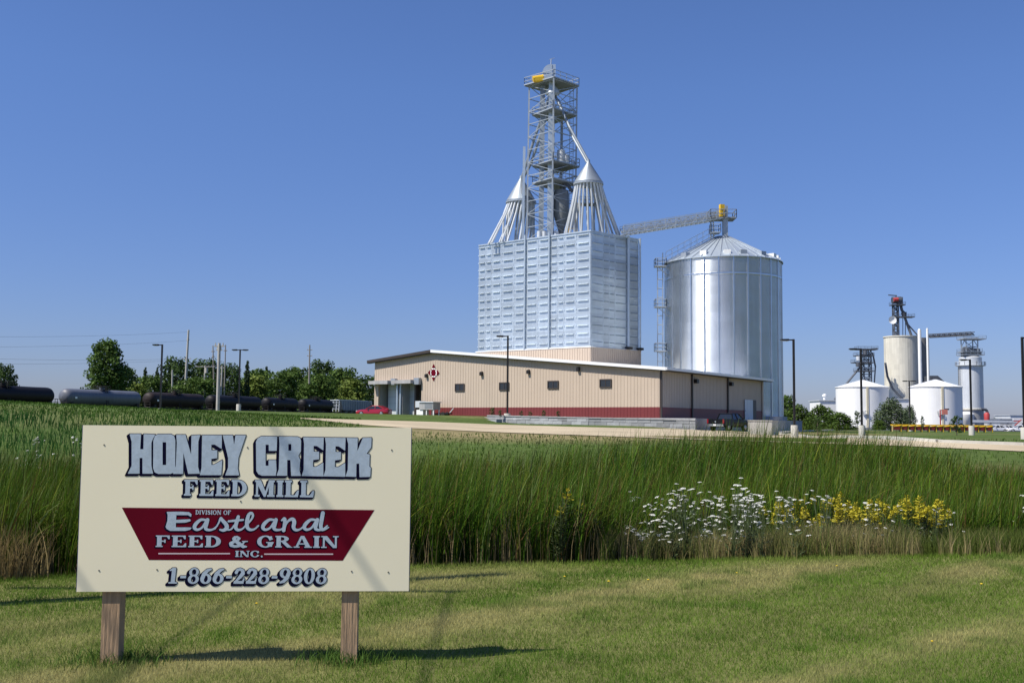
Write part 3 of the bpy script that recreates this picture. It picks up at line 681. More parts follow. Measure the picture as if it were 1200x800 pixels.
lettering('subtitle', textline('FEED', tb(339, 204, 251, 524, 205, 253))+textline('MILL', tb(546, 205, 254, 720, 207, 256)), .001, .0042, (-.015, -.013), panel, 'smaller silver serif lettering with navy shadow')
banner_px = [(157, 286), (897, 293), (804, 441), (236, 439)]
B3 = [SO+SU*u+UP*v for u, v in (s_uv(*Z(*p)) for p in banner_px)]
mb = MB(); mb.prism([p+SN*.0003 for p in B3], SN*.0007); banner = mb.build('banner', M['signred'], panel)
lettering('small_print', textline('DIVISION OF', tb(373, 293, 306, 477, 294, 307), st=.22, th=.13), .001, 0, (0, 0), banner)
lettering('serif_line', textline('FEED', tb(256, 367, 401, 448, 368, 402), st=.25, th=.11)+textline('&', tb(470, 369, 402, 526, 369, 402))+textline('GRAIN', tb(553, 368, 402, 792, 369, 404), st=.25, th=.11), .001, .0018, (-.008, -.006), banner)
lettering('serif_line', textline('INC.', tb(489, 412, 430, 571, 412, 431), st=.24), .001, .0012, (-.005, -.004), banner)
for xa, xb, y in ((264, 474, 420.5), (574, 776, 422)):
    a, b = s_uv(*Z(xa, y)), s_uv(*Z(xb, y)); mb = MB(); mb.fbox(SO, SU, UP, SN, a[0], b[0], (a[1]+b[1])/2-.0045, (a[1]+b[1])/2+.0045, .0012, .002); mb.build('rule', M['pinkline'], banner)
def script():
    k = 7.275
    def at_(pts, dx=0): return [s_uv(135+(x+dx)/k, 585+y/k) for x, y in pts]
    px = (s_uv(400, 600)[0]-s_uv(100, 600)[0])/300/k; out = []
    def smooth(pts, n=6):
        q = np.array(pts, float); e = np.vstack([2*q[0]-q[1], q, 2*q[-1]-q[-2]]); o = []
        for i in range(len(q)-1):
            p0, p1, p2, p3 = e[i:i+4]
            for t in np.linspace(0, 1, n, endpoint=False): o.append(.5*((2*p1)+(-p0+p2)*t+(2*p0-5*p1+4*p2-p3)*t*t+(-p0+3*p1-3*p2+p3)*t**3))
        return o+[q[-1]]
    def st(rows, dx=0):   # rows of (x, y, radius)
        q = smooth(rows); s = Shape(); s.stroke(at_([(a[0], a[1]) for a in q], dx), [max(a[2], 3)*px for a in q]); out.append(s)
    s = Shape(); s.poly(at_([(440,104),(560,102),(630,106),(652,124),(648,148),(622,132),(522,132),(520,172),(640,166),(646,182),(600,196),(518,198),(518,236),(620,236),(655,238),(640,256),(600,266),(470,266),(440,250),(430,232),(446,180),(448,130)])); out.append(s)
    def a_(dx):
        st([(770,172,9),(730,172,12),(690,205,16),(676,238,15),(700,256,11),(740,238,9),(775,185,9)], dx)
        st([(788,172,16),(776,215,17),(772,245,14),(795,258,11),(835,252,8),(872,222,6)], dx)
    a_(0)
    st([(850,250,6),(882,200,7),(900,158,10),(915,176,14),(945,210,17),(952,240,17),(925,260,13),(895,256,8)])
    st([(945,256,8),(985,254,7),(1016,220,9)])
    st([(1050,146,14),(1034,200,16),(1028,238,15),(1048,258,12),(1082,250,8),(1112,222,7)]); st([(968,184,9),(1030,178,10),(1092,172,8)])
    D = 1091
    st([(20,224,7),(62,180,8),(84,140,10),(72,114,11),(48,130,14),(34,185,17),(36,235,15),(62,256,12),(98,250,8),(130,222,7)], D)
    a_(D-508)
    st([(330,176,8),(352,162,13),(356,190,15),(346,262,15)], D); st([(352,230,8),(385,182,10),(420,166,15),(436,190,17),(430,235,16),(450,258,12),(485,252,8),(520,224,7)], D)
    a_(D-160+5); st([(680,114,17),(668,180,17),(662,225,16),(672,254,13),(700,252,8),(728,236,6)], D)
    return out
lettering('script_line', script(), .001, .0025, (-.010, -.007), banner, 'silver brush script lettering')
lettering('phone_line', textline('1-866-228-9808', tb(290, 462, 508, 757, 464, 509), gap=.06, slant=.08), .001, .004, (-.016, -.014), panel, 'silver phone number with navy shadow')

# utility pole outside the left edge of the picture; its cables throw the soft bands across the sign
def utility_pole(x, y, h, label):
    z = gz(x, y); t = thing('utility_pole', label, 'utility pole', (x, y, z))
    mb = MB(); mb.cyl((x, y, z-.2), (x, y, z+h), .16, .11, 12); mb.build('pole', M['polewood'], t, True)
    mb = MB(); mb.box((x, y, z+8.6), (4.6, .1, .12)); mb.build('crossarm', M['polewood'], t)
    return t
# ------------------------------------------------------------------ the warehouse
HV = lambda px: Vector(((px-600)/F, 1, 0)).normalized()
CA = P(773, 490, 105); CA = Vector((CA.x, CA.y, 0))
DL = Vector((-1500/F, 1, 0)).normalized(); DR = Vector((800/F, 1, 0)).normalized()
NL = Vector((-DL.y, DL.x, 0));  NL = NL if NL.y < 0 else -NL
NR = Vector((DR.y, -DR.x, 0))
def wl(px, py): q = on_wall(CA, DL, px, py)-CA; return q.dot(DL), q.z
def wr(px, py): q = on_wall(CA, DR, px, py)-CA; return q.dot(DR), q.z
GZ = 2.2                                   # yard level by the building
TLEN = wl(438.5, 470)[0]; SLEN = wr(893, 470)[0]
tp, zp = wl(508, 412.5); ze_r = wl(773, 432.5)[1]; ze_l = wl(438.5, 424)[1]
def roof_z(t): return np.interp(t, [-3, 0, tp, TLEN, TLEN+3], [ze_r-3*(zp-ze_r)/tp, ze_r, zp, ze_l, ze_l-3*(zp-ze_l)/(TLEN-tp)])
wh = thing('warehouse', 'long tan ribbed metal warehouse with maroon base and low white roof', 'warehouse', (CA.x, CA.y, GZ))
WB = lambda mb, t0, t1, z0, z1, n0, n1: mb.fbox(CA, DL, UP, NL, t0, t1, z0, z1, n0, n1)
RB = lambda mb, s0, s1, z0, z1, n0, n1: mb.fbox(CA, DR, UP, NR, s0, s1, z0, z1, n0, n1)
d0, zd_t = wl(494, 449.5); d1, _ = wl(443.5, 450); zd = GZ+4.15
zb_band = wl(680, 477)[1]
mb = MB()
def gable(t0, t1, zlo, nb=0.0):
    n = max(1, int((t1-t0)/3)); T = list(np.linspace(t0, t1, n+1))
    if t0 < tp < t1: T = sorted(T+[tp])
    for a, b in zip(T[:-1], T[1:]):
        q = lambda t, z, d: CA+DL*t+UP*z+NL*d
        mb.hexa([q(a, zlo, -.3), q(b, zlo, -.3), q(b, zlo, 0), q(a, zlo, 0), q(a, roof_z(a)-.02, -.3), q(b, roof_z(b)-.02, -.3), q(b, roof_z(b)-.02, 0), q(a, roof_z(a)-.02, 0)])
gable(0, d0, GZ-.3); gable(d0, d1, zd); gable(d1, TLEN, GZ-.3)
t = .2
while t < TLEN:
    z0 = zd if d0 <= t <= d1 else zb_band
    if not (d0 <= t <= d1) or True: WB(mb, t-.035, t+.035, z0+.03, roof_z(t)-.1, -.01, .024)
    t += .40
wall = mb.build('front_wall', M['tan'], wh)
mb = MB(); WB(mb, 0, d0, GZ-.25, zb_band, .005, .03); t = .2
while t < d0: WB(mb, t-.035, t+.035, GZ-.25, zb_band-.03, .02, .05); t += .4
mb.build('base_band', M['maroon'], wh)
mb = MB(); RB(mb, .02, SLEN, GZ-.3, ze_r-.02, -.3, 0); s = .4
while s < SLEN-.2: RB(mb, s-.03, s+.03, zb_band+.02, ze_r-.1, -.01, .022); s += .4
mb.build('side_wall', M['tan'], wh)
mb = MB(); RB(mb, 0.02, SLEN, GZ-.25, zb_band, .004, .06); mb.build('base_band', M['maroon'], wh)
mb = MB(); A2 = CA+DR*SLEN; A3 = CA+DL*TLEN      # back and far walls
mb.prism([A2+UP*(GZ-.3), A2+DL*TLEN+UP*(GZ-.3), A2+DL*TLEN+UP*(ze_l-.05), A2+DL*tp+UP*(zp-.05), A2+UP*(ze_r-.05)], -DR*.3)
mb.fbox(A3, DR, UP, -DL, .31, SLEN-.31, GZ-.3, ze_l-.05, 0, .3); mb.build('back_wall', M['tan'], wh)
# roof: two slopes, each a slab
OH, OE = .55, 1.3
def slope(ta, tb_, th=.22):
    za, zb_ = float(roof_z(ta)), float(roof_z(tb_)); q = lambda t, s, z: CA+DL*t+DR*s+UP*z
    mb = MB(); mb.hexa([q(ta, -OH, za), q(tb_, -OH, zb_), q(tb_, SLEN+OE, zb_), q(ta, SLEN+OE, za), q(ta, -OH, za+th), q(tb_, -OH, zb_+th), q(tb_, SLEN+OE, zb_+th), q(ta, SLEN+OE, za+th)])
    n = int((tb_-ta)); 
    return mb
roof = slope(-1.0, tp).build('roof', M['roofwhite'], wh); slope(tp, TLEN+.85).build('roof', M['roofwhite'], wh)
for ta, tb_, m in ((-1.0, tp, 'roofwhite'), (tp+.002, TLEN+.87, 'brown')):      # rake trim
    q = lambda t, d: CA+DL*t-DR*(OH+d)+UP*float(roof_z(t)); mb = MB()
    mb.hexa([q(ta, .06)-UP*.06, q(tb_, .06)-UP*.06, q(tb_, .003)-UP*.06, q(ta, .003)-UP*.06, q(ta, .06)+UP*.25, q(tb_, .06)+UP*.25, q(tb_, .003)+UP*.25, q(ta, .003)+UP*.25])
    mb.build('fascia', M[m], roof)
for ta, tb_ in ((-1.0, tp), (tp+.01, TLEN+.85)):                                # soffit board under the rake
    q = lambda t, s, z: CA+DL*t+DR*s+UP*(float(roof_z(t))+z); mb = MB()
    mb.hexa([q(ta, -OH, -.14), q(tb_, -OH, -.14), q(tb_, -.03, -.14), q(ta, -.03, -.14), q(ta, -OH, -.005), q(tb_, -OH, -.005), q(tb_, -.03, -.005), q(ta, -.03, -.005)]); mb.build('soffit', M['brown'], wh)
mb = MB(); q = CA-DL*1.0-UP*0; zg = float(roof_z(-1.0))
mb.fbox(q, DR, UP, -DL, -OH, SLEN+OE, zg-.02, zg+.24, .003, .13); mb.build('gutter', M['roofwhite'], wh)
mb = MB(); mb.fbox(CA, DR, UP, -DL, .2, SLEN+OE, ze_r-.16, ze_r-.02, .02, .98); mb.build('soffit', M['brown'], wh)
for px in (773.6, 810, 852): s = wr(px, 460)[0]; mb = MB(); RB(mb, s-.10, s+.10, GZ-.2, ze_r-.18, .062, .20); mb.build('downpipe', M['brown'], wh)
mb = MB(); RB(mb, SLEN-.25, SLEN+.1, GZ-.2, ze_r-.18, .062, .16); mb.build('corner_trim', M['tan'], wh)
for px, py in ((814, 446.5), (855, 449.8)):
    s, z = wr(px, py); mb = MB(); RB(mb, s-.28, s+.28, z-.22, z+.22, .05, .4); mb.build('wall_lamp', M['darkmetal'], wh)
for px, py in ((500.5, 440.5), (565, 438), (620, 436), (678.5, 433)):
    t, z = wl(px, py); mb = MB(); WB(mb, t-.16, t+.16, z-.18, z+.18, .05, .3); mb.prism([CA+DL*(t-.16)+UP*(z+.18)+NL*.05, CA+DL*(t-.16)+UP*(z+.18)+NL*.3, CA+DL*(t-.16)+UP*(z+.28)+NL*.05], DL*.32); mb.build('wall_lamp', M['darkmetal'], wh)
for (xa, xb, ya, yb) in ((533.5, 544.6, 449.4, 458.5), (585.3, 597.0, 447.8, 457.4), (642, 655, 446, 455.6), (703, 717, 444, 454.2)):
    ta, z1 = wl(xb, ya); tb_, z0 = wl(xa, yb); z1 = wl((xa+xb)/2, ya)[1]; z0 = wl((xa+xb)/2, yb)[1]; f = .11
    mb = MB(); WB(mb, ta, tb_, z0, z0+f, .03, .11); WB(mb, ta, tb_, z1-f, z1, .03, .11); WB(mb, ta, ta+f, z0+f, z1-f, .03, .11); WB(mb, tb_-f, tb_, z0+f, z1-f, .03, .11); WB(mb, (ta+tb_)/2-.03, (ta+tb_)/2+.03, z0+f, z1-f, .055, .09)
    w_ = mb.build('window', M['brown'], wh); mb = MB(); WB(mb, ta+f, tb_-f, z0+f, z1-f, .051, .056); mb.build('pane', M['glass'], w_)
# loading bays at the left end
mb = MB(); WB(mb, d0, d1, GZ-.1, zd, -1.9, -1.75); WB(mb, d0-.15, d0, GZ-.1, zd, -1.75, -.301); WB(mb, d1, d1+.15, GZ-.1, zd, -1.75, -.301); WB(mb, d0, d1, zd, zd+.1, -1.75, -.301); mb.build('bay_lining', M['concrete_grey'], wh)
wid = d1-d0; pc = wl(468, 470)[0]
mb = MB(); WB(mb, pc-.55, pc+.55, GZ-.1, zd, -1.7, -.02); mb.build('bay_pier', M['concrete_grey'], wh)
for px in (466.4, 470.2): t = wl(px, 470)[0]; mb = MB(); c = CA+DL*t+NL*.12; mb.cyl(c+UP*(GZ-.1), c+UP*(zd+.1), .13, n=10); mb.build('bollard_pipe', M['galv'], wh, True)
for xa, xb in ((446.5, 464), (471.5, 482.2)):
    ta, tb_ = wl(xb, 470)[0], wl(xa, 470)[0]; mb = MB(); WB(mb, ta, tb_, GZ-.05, zd-.15, -1.3, -1.2)
    dr = mb.build('bay_door', M['whitegrey'], wh); mb = MB()
    for k in range(1, 5): z = GZ+k*.82; WB(mb, ta, tb_, z, z+.03, -1.199, -1.185)
    mb.build('panel_joint', M['concrete_grey'], dr)
ta, tb_ = wl(484.5, 470)[0], wl(482.6, 470)[0]; mb = MB(); WB(mb, ta, tb_, GZ, zd-.1, -1.0, -.4); mb.build('bay_post', M['brown'], wh)
for xa, xb, ya, yb in ((438.6, 461, 446.3, 450.3), (465.5, 488, 445.4, 449.6)):
    ta, tb_ = wl(xb, 448)[0], wl(xa, 448)[0]; z0 = wl((xa+xb)/2, yb)[1]; z1 = wl((xa+xb)/2, ya)[1]
    mb = MB(); WB(mb, ta, tb_, z0, z1, .06, 1.0); mb.build('awning', M['concrete_grey'], wh)
for xa, xb, ya, yb in ((461.2, 466, 443.6, 450.8), (488.2, 494, 442.8, 450.4)):
    ta, tb_ = wl(xb, 448)[0], wl(xa, 448)[0]; z0 = wl((xa+xb)/2, yb)[1]; z1 = wl((xa+xb)/2, ya)[1]
    mb = MB(); WB(mb, ta, tb_, z0, z1, .06, .5); mb.build('door_motor_box', M['galv_dark'], wh)
# red quatrefoil mark
def emblem():
    o3 = lambda x, y, d=.075: CA+DL*wl(x, y)[0]+UP*wl(x, y)[1]+NL*d
    E0 = lambda x, y: (490+x/20, 415+y/20); root = None
    polys = {'emblem': ([(312,345),(345,362),(372,348),(398,360),(424,345),(412,390),(428,430),(414,480),(430,515),(395,500),(370,515),(345,500),(306,515),(322,475),(308,432),(322,388)], 'rustred')}
    pet = [[(372,225),(412,310),(388,322),(372,312),(352,322),(334,310)], [(370,630),(330,548),(352,540),(371,548),(392,540),(404,548)], [(240,432),(280,375),(302,388),(292,432),(302,476),(280,490)], [(505,432),(462,372),(440,386),(450,432),(440,478),(462,490)]]
    mb = MB(); pts = [(372+86*math.cos(a)*(1 if i % 2 else .9), 432+112*math.sin(a)*(1 if i % 2 else .9)) for i, a in enumerate(np.linspace(0, 2*math.pi, 17)[:-1])]
    mb.prism([o3(*E0(x, y), .055) for x, y in pts], NL*.01); white = mb.build('emblem', M['white'], wh)
    mb = MB(); mb.prism([o3(*E0(x, y), .07) for x, y in polys['emblem'][0]], NL*.01)
    for p in pet: mb.prism([o3(*E0(x, y), .07) for x, y in p], NL*.01)
    mb.build('emblem_motif', M['signred'], white)
emblem()
# side door standing open; a brown slab paints the shade of the opening
sa, z1 = wr(871.5, 468); sb = wr(881, 468)[0]; sc_ = wr(885.5, 468)[0]
mb = MB(); RB(mb, sb, sc_, GZ, z1, .03, .07); mb.build('doorway_shade', M['brown'], wh)
mb = MB(); RB(mb, sa, sb-.05, GZ, z1, .10, .16); dr = mb.build('door', M['whitegrey'], wh); mb = MB(); RB(mb, sa+.12, sa+.2, GZ+1.0, GZ+1.15, .16, .22); mb.build('handle', M['galv_dark'], dr)

# yard slab that carries the building, the block wall in front of it, the ramp blocks
mb = MB(); q = lambda px, Y: Vector((P(px, 495, Y).x, Y, 0))
foot = [q(572, 108.5), q(690, 99), q(815, 94.2), q(833, 103), q(920, 128), q(940, 150), q(760, 170), q(500, 170), q(430, 136), q(505, 122)]
mb.prism([p+UP*.4 for p in foot], UP*(GZ-.4)); tag(mb.build('building_pad', M['concrete_grey'], None), kind='structure')
mb = MB(); foot2 = [q(574, 108.9), q(690, 99.5), q(775, 96.2), q(775, 104.6), q(690, 111.5), q(600, 120), q(505, 121.8)]
mb.prism([p+UP*(GZ-.02) for p in foot2], UP*.03); me = mb.build('grass_strip', mat('strip turf', (.17, .16, .06), .95, var=.55, scale=.9), None); tag(me, kind='structure')
# block wall: courses of split blocks
def block_wall():
    pts = [P(571, 492, 108), P(690, 495, 98.5), P(815, 498, 93.8)]; pts = [Vector((p.x, p.y, 0)) for p in pts]
    o = thing('retaining_wall', 'long low grey split block retaining wall in front of the warehouse', 'retaining wall', (pts[0].x, pts[0].y, gz(pts[0].x, pts[0].y)))
    mb = MB(); cap = MB(); r = random.Random(3)
    for (a, b) in zip(pts[:-1], pts[1:]):
        L = (b-a).length; d = (b-a).normalized(); n = Vector((d.y, -d.x, 0)); n = n if n.y < 0 else -n
        zt_ = lambda t: (P(571, 487.2, 108).z*(1-t)+P(815, 492.6, 93.8).z*t)
        for row in range(4):
            x = -.6*(row % 2); 
            while x < L:
                x0, x1 = max(0, x), min(L, x+1.2); x += 1.2
                if x1-x0 < .05: continue
                t = ((a+d*x0)-pts[0]).length/((pts[2]-pts[0]).length); top = zt_(t); h = .32
                z1 = top-row*h; e = r.uniform(-.02, .03)+.03*row
                mb.fbox(a, d, UP, n, x0+.012, x1-.012, z1-h+.012, z1-.012, -.4, e, tint=r.uniform(.7, 1.25))
                if row == 0: cap.fbox(a, d, UP, n, x0+.006, x1-.006, z1-.010, z1+.09, -.42, .06, tint=r.uniform(.9, 1.1))
    mb.build('block_face', M['block'], o); cap.build('cap_stone', M['concrete_grey'], o)
    # short lower step at the left end
    p = P(566, 497, 106.5); s = MB(); d = (pts[1]-pts[0]).normalized(); n = Vector((d.y, -d.x, 0))
    s.fbox(Vector((p.x, p.y, 0)), d, UP, n, -.6, 2.2, gz(p.x, p.y)-.1, P(566, 494.6, 106.5).z, -.5, .3); s.build('step_block', M['block'], o)
block_wall()
def prism_thing(name, label, cat, px, Y, top_py, m, plan):   # plan: offsets from the left front corner
    p = at(px, 500, Y); top = P(px, top_py, Y).z; o = thing(name, label, cat, p)
    mb = MB(); mb.prism([Vector((p.x+x, p.y+y, p.z-.2)) for x, y in plan], UP*(top-p.z+.2)); return o, mb, p, top
o, mb, p, top = prism_thing('concrete_block', 'pale concrete ramp block beside the black pickup', 'concrete block', 876.5, 92, 493.0, M['concrete'], [(0, 0), (2.05, -.1), (3.25, 2.6), (1.0, 2.9)])
mb.build('body', M['concrete'], o); mb = MB(); mb.prism([Vector((p.x+x, p.y+y, top+.002)) for x, y in [(-.04,-.04),(2.08,-.14),(3.3,2.62),(1.0,2.94)]], UP*.07); mb.build('coping', M['concrete'], o)

# generator on its stand and a small skid
g = on_wall(CA, DL, 512, 480)+NL*1.6; gg = thing('generator', 'grey generator cabinet on white stand against the warehouse wall', 'generator', (g.x, g.y, GZ))
A = Vector((g.x, g.y, 0)); px1 = 1/10.2
GB = lambda mb, t0, t1, z0, z1, n0, n1: mb.fbox(A, -DL, UP, NL, t0, t1, GZ+z0, GZ+z1, n0, n1)
mb = MB(); GB(mb, -.7, 1.5, .85, 1.65, -.6, .6); c_ = mb.build('cabinet', M['concrete_grey'], gg)
mb = MB(); GB(mb, -.8, 1.6, 1.655, 1.75, -.7, .7); mb.build('lid', M['whitegrey'], c_)
mb = MB(); GB(mb, .2, 1.4, .98, 1.5, .602, .62); mb.build('grille', M['grate'], c_)
mb = MB(); GB(mb, -1.5, -.71, 1.1, 1.85, -.45, .45); mb.build('intake_hood', M['whitegrey'], gg)
mb = MB(); GB(mb, -1.25, -.2, 0, .845, -.5, .5); mb.build('tank', M['white'], gg)
for x in (.3, 1.4):
    mb = MB(); GB(mb, x, x+.12, 0, .845, -.5, -.38); mb.build('leg', M['white'], gg); mb = MB(); GB(mb, x, x+.12, 0, .845, .4, .52); mb.build('leg', M['white'], gg)
sk = thing('hand_cart', 'small pale two wheeled cart right of the generator', 'cart', (g.x-DL.x*3.1, g.y-DL.y*3.1, GZ)); A = Vector((g.x, g.y, 0))-DL*3.1
mb = MB(); mb.fbox(A, -DL, UP, NL, -.9, .5, GZ+.35, GZ+.5, -.35, .35); mb.build('deck', M['darkmetal'], sk)
mb = MB(); mb.bar(A-DL*.4+UP*(GZ+.45), A-DL*1.0+UP*(GZ+1.0), .08); mb.build('handle', M['whitegrey'], sk)
for k in (-.35, .35): mb = MB(); c = A+DL*.3+NL*k+UP*(GZ+.3); mb.cyl(c-NL*.05, c+NL*.05, .3, n=14); mb.build('wheel', M['tyre'], sk, True)

# ------------------------------------------------------------------ the mill block
MC = P(692, 405, 135); MC = Vector((MC.x, MC.y, 0))
ML = Vector((-1480/F, 1, 0)).normalized(); MR = Vector((1330/F, 1, 0)).normalized()
MNL = Vector((-ML.y, ML.x, 0)); MNL = MNL if MNL.y < 0 else -MNL
MNR = Vector((MR.y, -MR.x, 0)); MNR = MNR if MNR.y < 0 else -MNR
ml = lambda px, py: on_wall(MC, ML, px, py)-MC
mr = lambda px, py: on_wall(MC, MR, px, py)-MC
WL_ = ml(561.5, 350).dot(ML); WR_ = mr(748, 340).dot(MR)
MZ1 = P(692, 270, 135).z; MZ0 = P(692, 405.5, 135).z
mill = thing('feed_mill', 'tall galvanised feed mill bin block with rows of ribbed panels on a tan base', 'feed mill', (MC.x, MC.y, GZ))
corners = [MC, MC+ML*WL_, MC+ML*WL_+MR*WR_, MC+MR*WR_]
mb = MB(); mb.hexa([p+UP*MZ0 for p in corners]+[p+UP*(MZ1-.15) for p in corners]); mb.build('core', M['galv_dark'], mill)
ROWS = 14
def face(d, n, edges, seed, nm):
    r = random.Random(seed); mb = MB(); hh = (MZ1-MZ0)/ROWS
    for i in range(ROWS+0):
        z0 = MZ0+i*hh; z1 = z0+hh
        for k, (a, b) in enumerate(zip(edges[:-1], edges[1:])):
            t = r.uniform(.86, 1.07)
            dn = r.uniform(-.006, .006)
            mb.fbox(MC, d, UP, n, a+.008, b-.008, z0+.006, z1-.006, -.02, .06+dn, tint=t)
            e = min(.32, (b-a)*.18); zc = z0+hh*.42+hh*.10
            q = lambda x, z, o: MC+d*x+UP*z+n*o
            if i == 0: zc -= .0
            # pressed rib: slopes out and turns under sharply
            x0, x1 = a+e, b-e
            mb.add([q(x0, zc, .06), q(x1, zc, .06), q(x1, zc+.01, .27), q(x0, zc+.01, .27), q(x0, zc+.13, .062), q(x1, zc+.13, .062)], [(0,1,2,3), (3,2,5,4), (0,3,4), (1,5,2)], tint=t*.9)
            mb.fbox(MC, d, UP, n, b-.10, b+.06, zc+.02, zc+.12, .06, .14, tint=1.25)
    return mb.build(nm, M['galv'], mill)
eL = [ml(x, 300).dot(ML) for x in (692, 675.5, 661.5, 654, 645, 631, 616.5, 603, 588.5, 576.5, 570, 561.5)]; eL[0] = 0
eR = [mr(x, 300).dot(MR) for x in (692, 706.5, 713.5, 720, 734, 748)]; eR[0] = 0
face(ML, MNL, eL, 1, 'panel_face'); face(MR, MNR, eR, 2, 'panel_face')
# the two hidden sides
mb = MB(); B_ = corners[2]; mb.fbox(B_, -ML, UP, -MNL, 0, WL_, MZ0, MZ1, .0, .06); mb.fbox(B_, -MR, UP, -MNR, 0, WR_, MZ0, MZ1, .0, .06); mb.build('panel_face', M['galv'], mill)
for px in (616.5, 645): t = ml(px, 300).dot(ML); mb = MB(); c = MC+ML*t+MNL*.26; mb.cyl(c+UP*MZ0, c+UP*(MZ1+.5), .13, n=8); mb.build('vent_pipe', M['galv'], mill, True)
for px, rr in ((734.6, .24), (748.2, .16)): t = mr(px, 300).dot(MR); mb = MB(); c = MC+MR*t+MNR*.30; mb.cyl(c+UP*(MZ0+.3), c+UP*(MZ1+.1), rr*.75, n=8); mb.build('vent_pipe', M['galv'], mill, True)
for px in (734, 747): t = mr(px, 404).dot(MR); mb = MB(); mb.fbox(MC, MR, UP, MNR, t-.35, t+.35, MZ0-.05, MZ0+.25, .1, .8); mb.build('vent_hood', M['darkmetal'], mill)
mb = MB(); mb.fbox(MC, ML, UP, MNL, -.1, WL_+.1, MZ1-.14, MZ1+.04, .07, .16); mb.fbox(MC, MR, UP, MNR, -.16, WR_+.1, MZ1-.14, MZ1+.04, .07, .16); mb.build('top_trim', M['galv'], mill)
mb = MB(); mb.prism([p+UP*(MZ1-.13) for p in corners], UP*.12); mb.build('deck', M['grate'], mill)
# tan base with ribs and pale cap flashing
mb = MB(); ba = .25
bc = [MC-ML*ba-MR*ba, MC+ML*(WL_+ba)-MR*ba, MC+ML*(WL_+ba)+MR*(WR_+ba), MC-ML*ba+MR*(WR_+ba)]
mb.hexa([p+UP*(GZ) for p in bc]+[p+UP*(MZ0-.12) for p in bc])
x = -.1
while x < WL_+.2: mb.fbox(bc[0], ML, UP, MNL, x+ba-.04, x+ba+.04, GZ+4, MZ0-.2, -.01, .05); x += .4
x = -.1
while x < WR_+.2: mb.fbox(bc[0], MR, UP, MNR, x+ba-.04, x+ba+.04, GZ+4, MZ0-.2, -.01, .05); x += .4
mb.build('base_wall', M['tan'], mill)
mb = MB(); mb.hexa([p+UP*(MZ0-.118) for p in [bc[0]-ML*.08-MR*.08, bc[1]+ML*.08-MR*.08, bc[2]+ML*.08+MR*.08, bc[3]-ML*.08+MR*.08]]+[p+UP*(MZ0-.004) for p in bc]); mb.build('flashing', M['whitegrey'], mill)

# ------------------------------------------------------------------ leg tower on the mill
def railing(mb, pts, h=1.05, close=True, r=.035, post=1.2):
    q = pts+[pts[0]] if close else pts
    for a, b in zip(q[:-1], q[1:]):
        a, b = Vector(a), Vector(b); n = max(1, int((b-a).length/post))
        for z in (h*.5, h): mb.bar(a+UP*z, b+UP*z, r*2)
        for i in range(n+1): c = a.lerp(b, i/n); mb.bar(c, c+UP*h, r*2)
tw = thing('elevator_tower', 'lattice elevator tower with platforms and yellow motor on top of the mill', 'elevator tower', P(648, 278, 144)*1)
tw.location.z = MZ1
legs_px = [((620.2, 101), (617.3, 281), 144.2), ((648.8, 95), (646.6, 277), 140.6), ((676.2, 101), (674, 276), 144.2), ((649.5, 106), (648, 283), 147.8)]
LT = [(P(a[0], a[1], Y), P(b[0], b[1], Y)) for a, b, Y in legs_px]
ZTOP = P(648, 101, 144).z
def legp(i, z): a, b = LT[i]; t = (z-b.z)/(a.z-b.z); return b.lerp(a, t)
for i in range(4): mb = MB(); mb.bar(legp(i, MZ1-.1), legp(i, ZTOP), .20); mb.build('leg', M['rail'], tw)
mb = MB(); mb.bar(legp(0, MZ1-.1)-Vector((.55, 0, 0)), legp(0, P(648, 172, 144).z)-Vector((.55, 0, 0)), .34); mb.build('cable_duct', M['galv'], tw)
nlev = 12; zs = np.linspace(MZ1+.2, ZTOP, nlev+1)
for i in range(4):
    j = (i+1) % 4; mb = MB()
    for k in range(nlev):
        a0, b0, a1, b1 = legp(i, zs[k]), legp(j, zs[k]), legp(i, zs[k+1]), legp(j, zs[k+1])
        mb.bar(a0, b0, .085)
        if k % 2 == i % 2: mb.bar(a0, b1, .07)
        else: mb.bar(b0, a1, .07)
    mb.bar(a1, b1, .12); mb.build('bracing', M['rail'], tw)
def deck_px(q, name='platform', th=.16, rail=True, Ys=(144.2, 140.5, 144.2, 147.9)):
    pts = [P(x, y, Y) for (x, y), Y in zip(q, Ys)]; z = sum(p.z for p in pts)/4
    pts = [Vector((p.x, p.y, z)) for p in pts]; mb = MB(); mb.prism(pts, UP*th); d = mb.build(name, M['grate'], tw)
    mb = MB()
    for a, b in zip(pts, pts[1:]+pts[:1]): mb.bar(a+UP*(th+.02), b+UP*(th+.02), .16)
    mb.build('edge_beam', M['rail'], d)
    if rail: mb = MB(); railing(mb, [p+UP*th for p in pts]); mb.build('railing', M['rail'], d)
    return z+th
zt0 = deck_px([(614.5, 102.5), (649, 95.5), (678.5, 101.5), (648, 107)])
deck_px([(624, 136), (648, 132), (676, 136.5), (650, 141.5)])
z193 = deck_px([(624, 196), (648, 191), (679, 196.5), (652, 201.5)])
deck_px([(624, 216), (648, 211.5), (677.5, 217), (650, 222)])
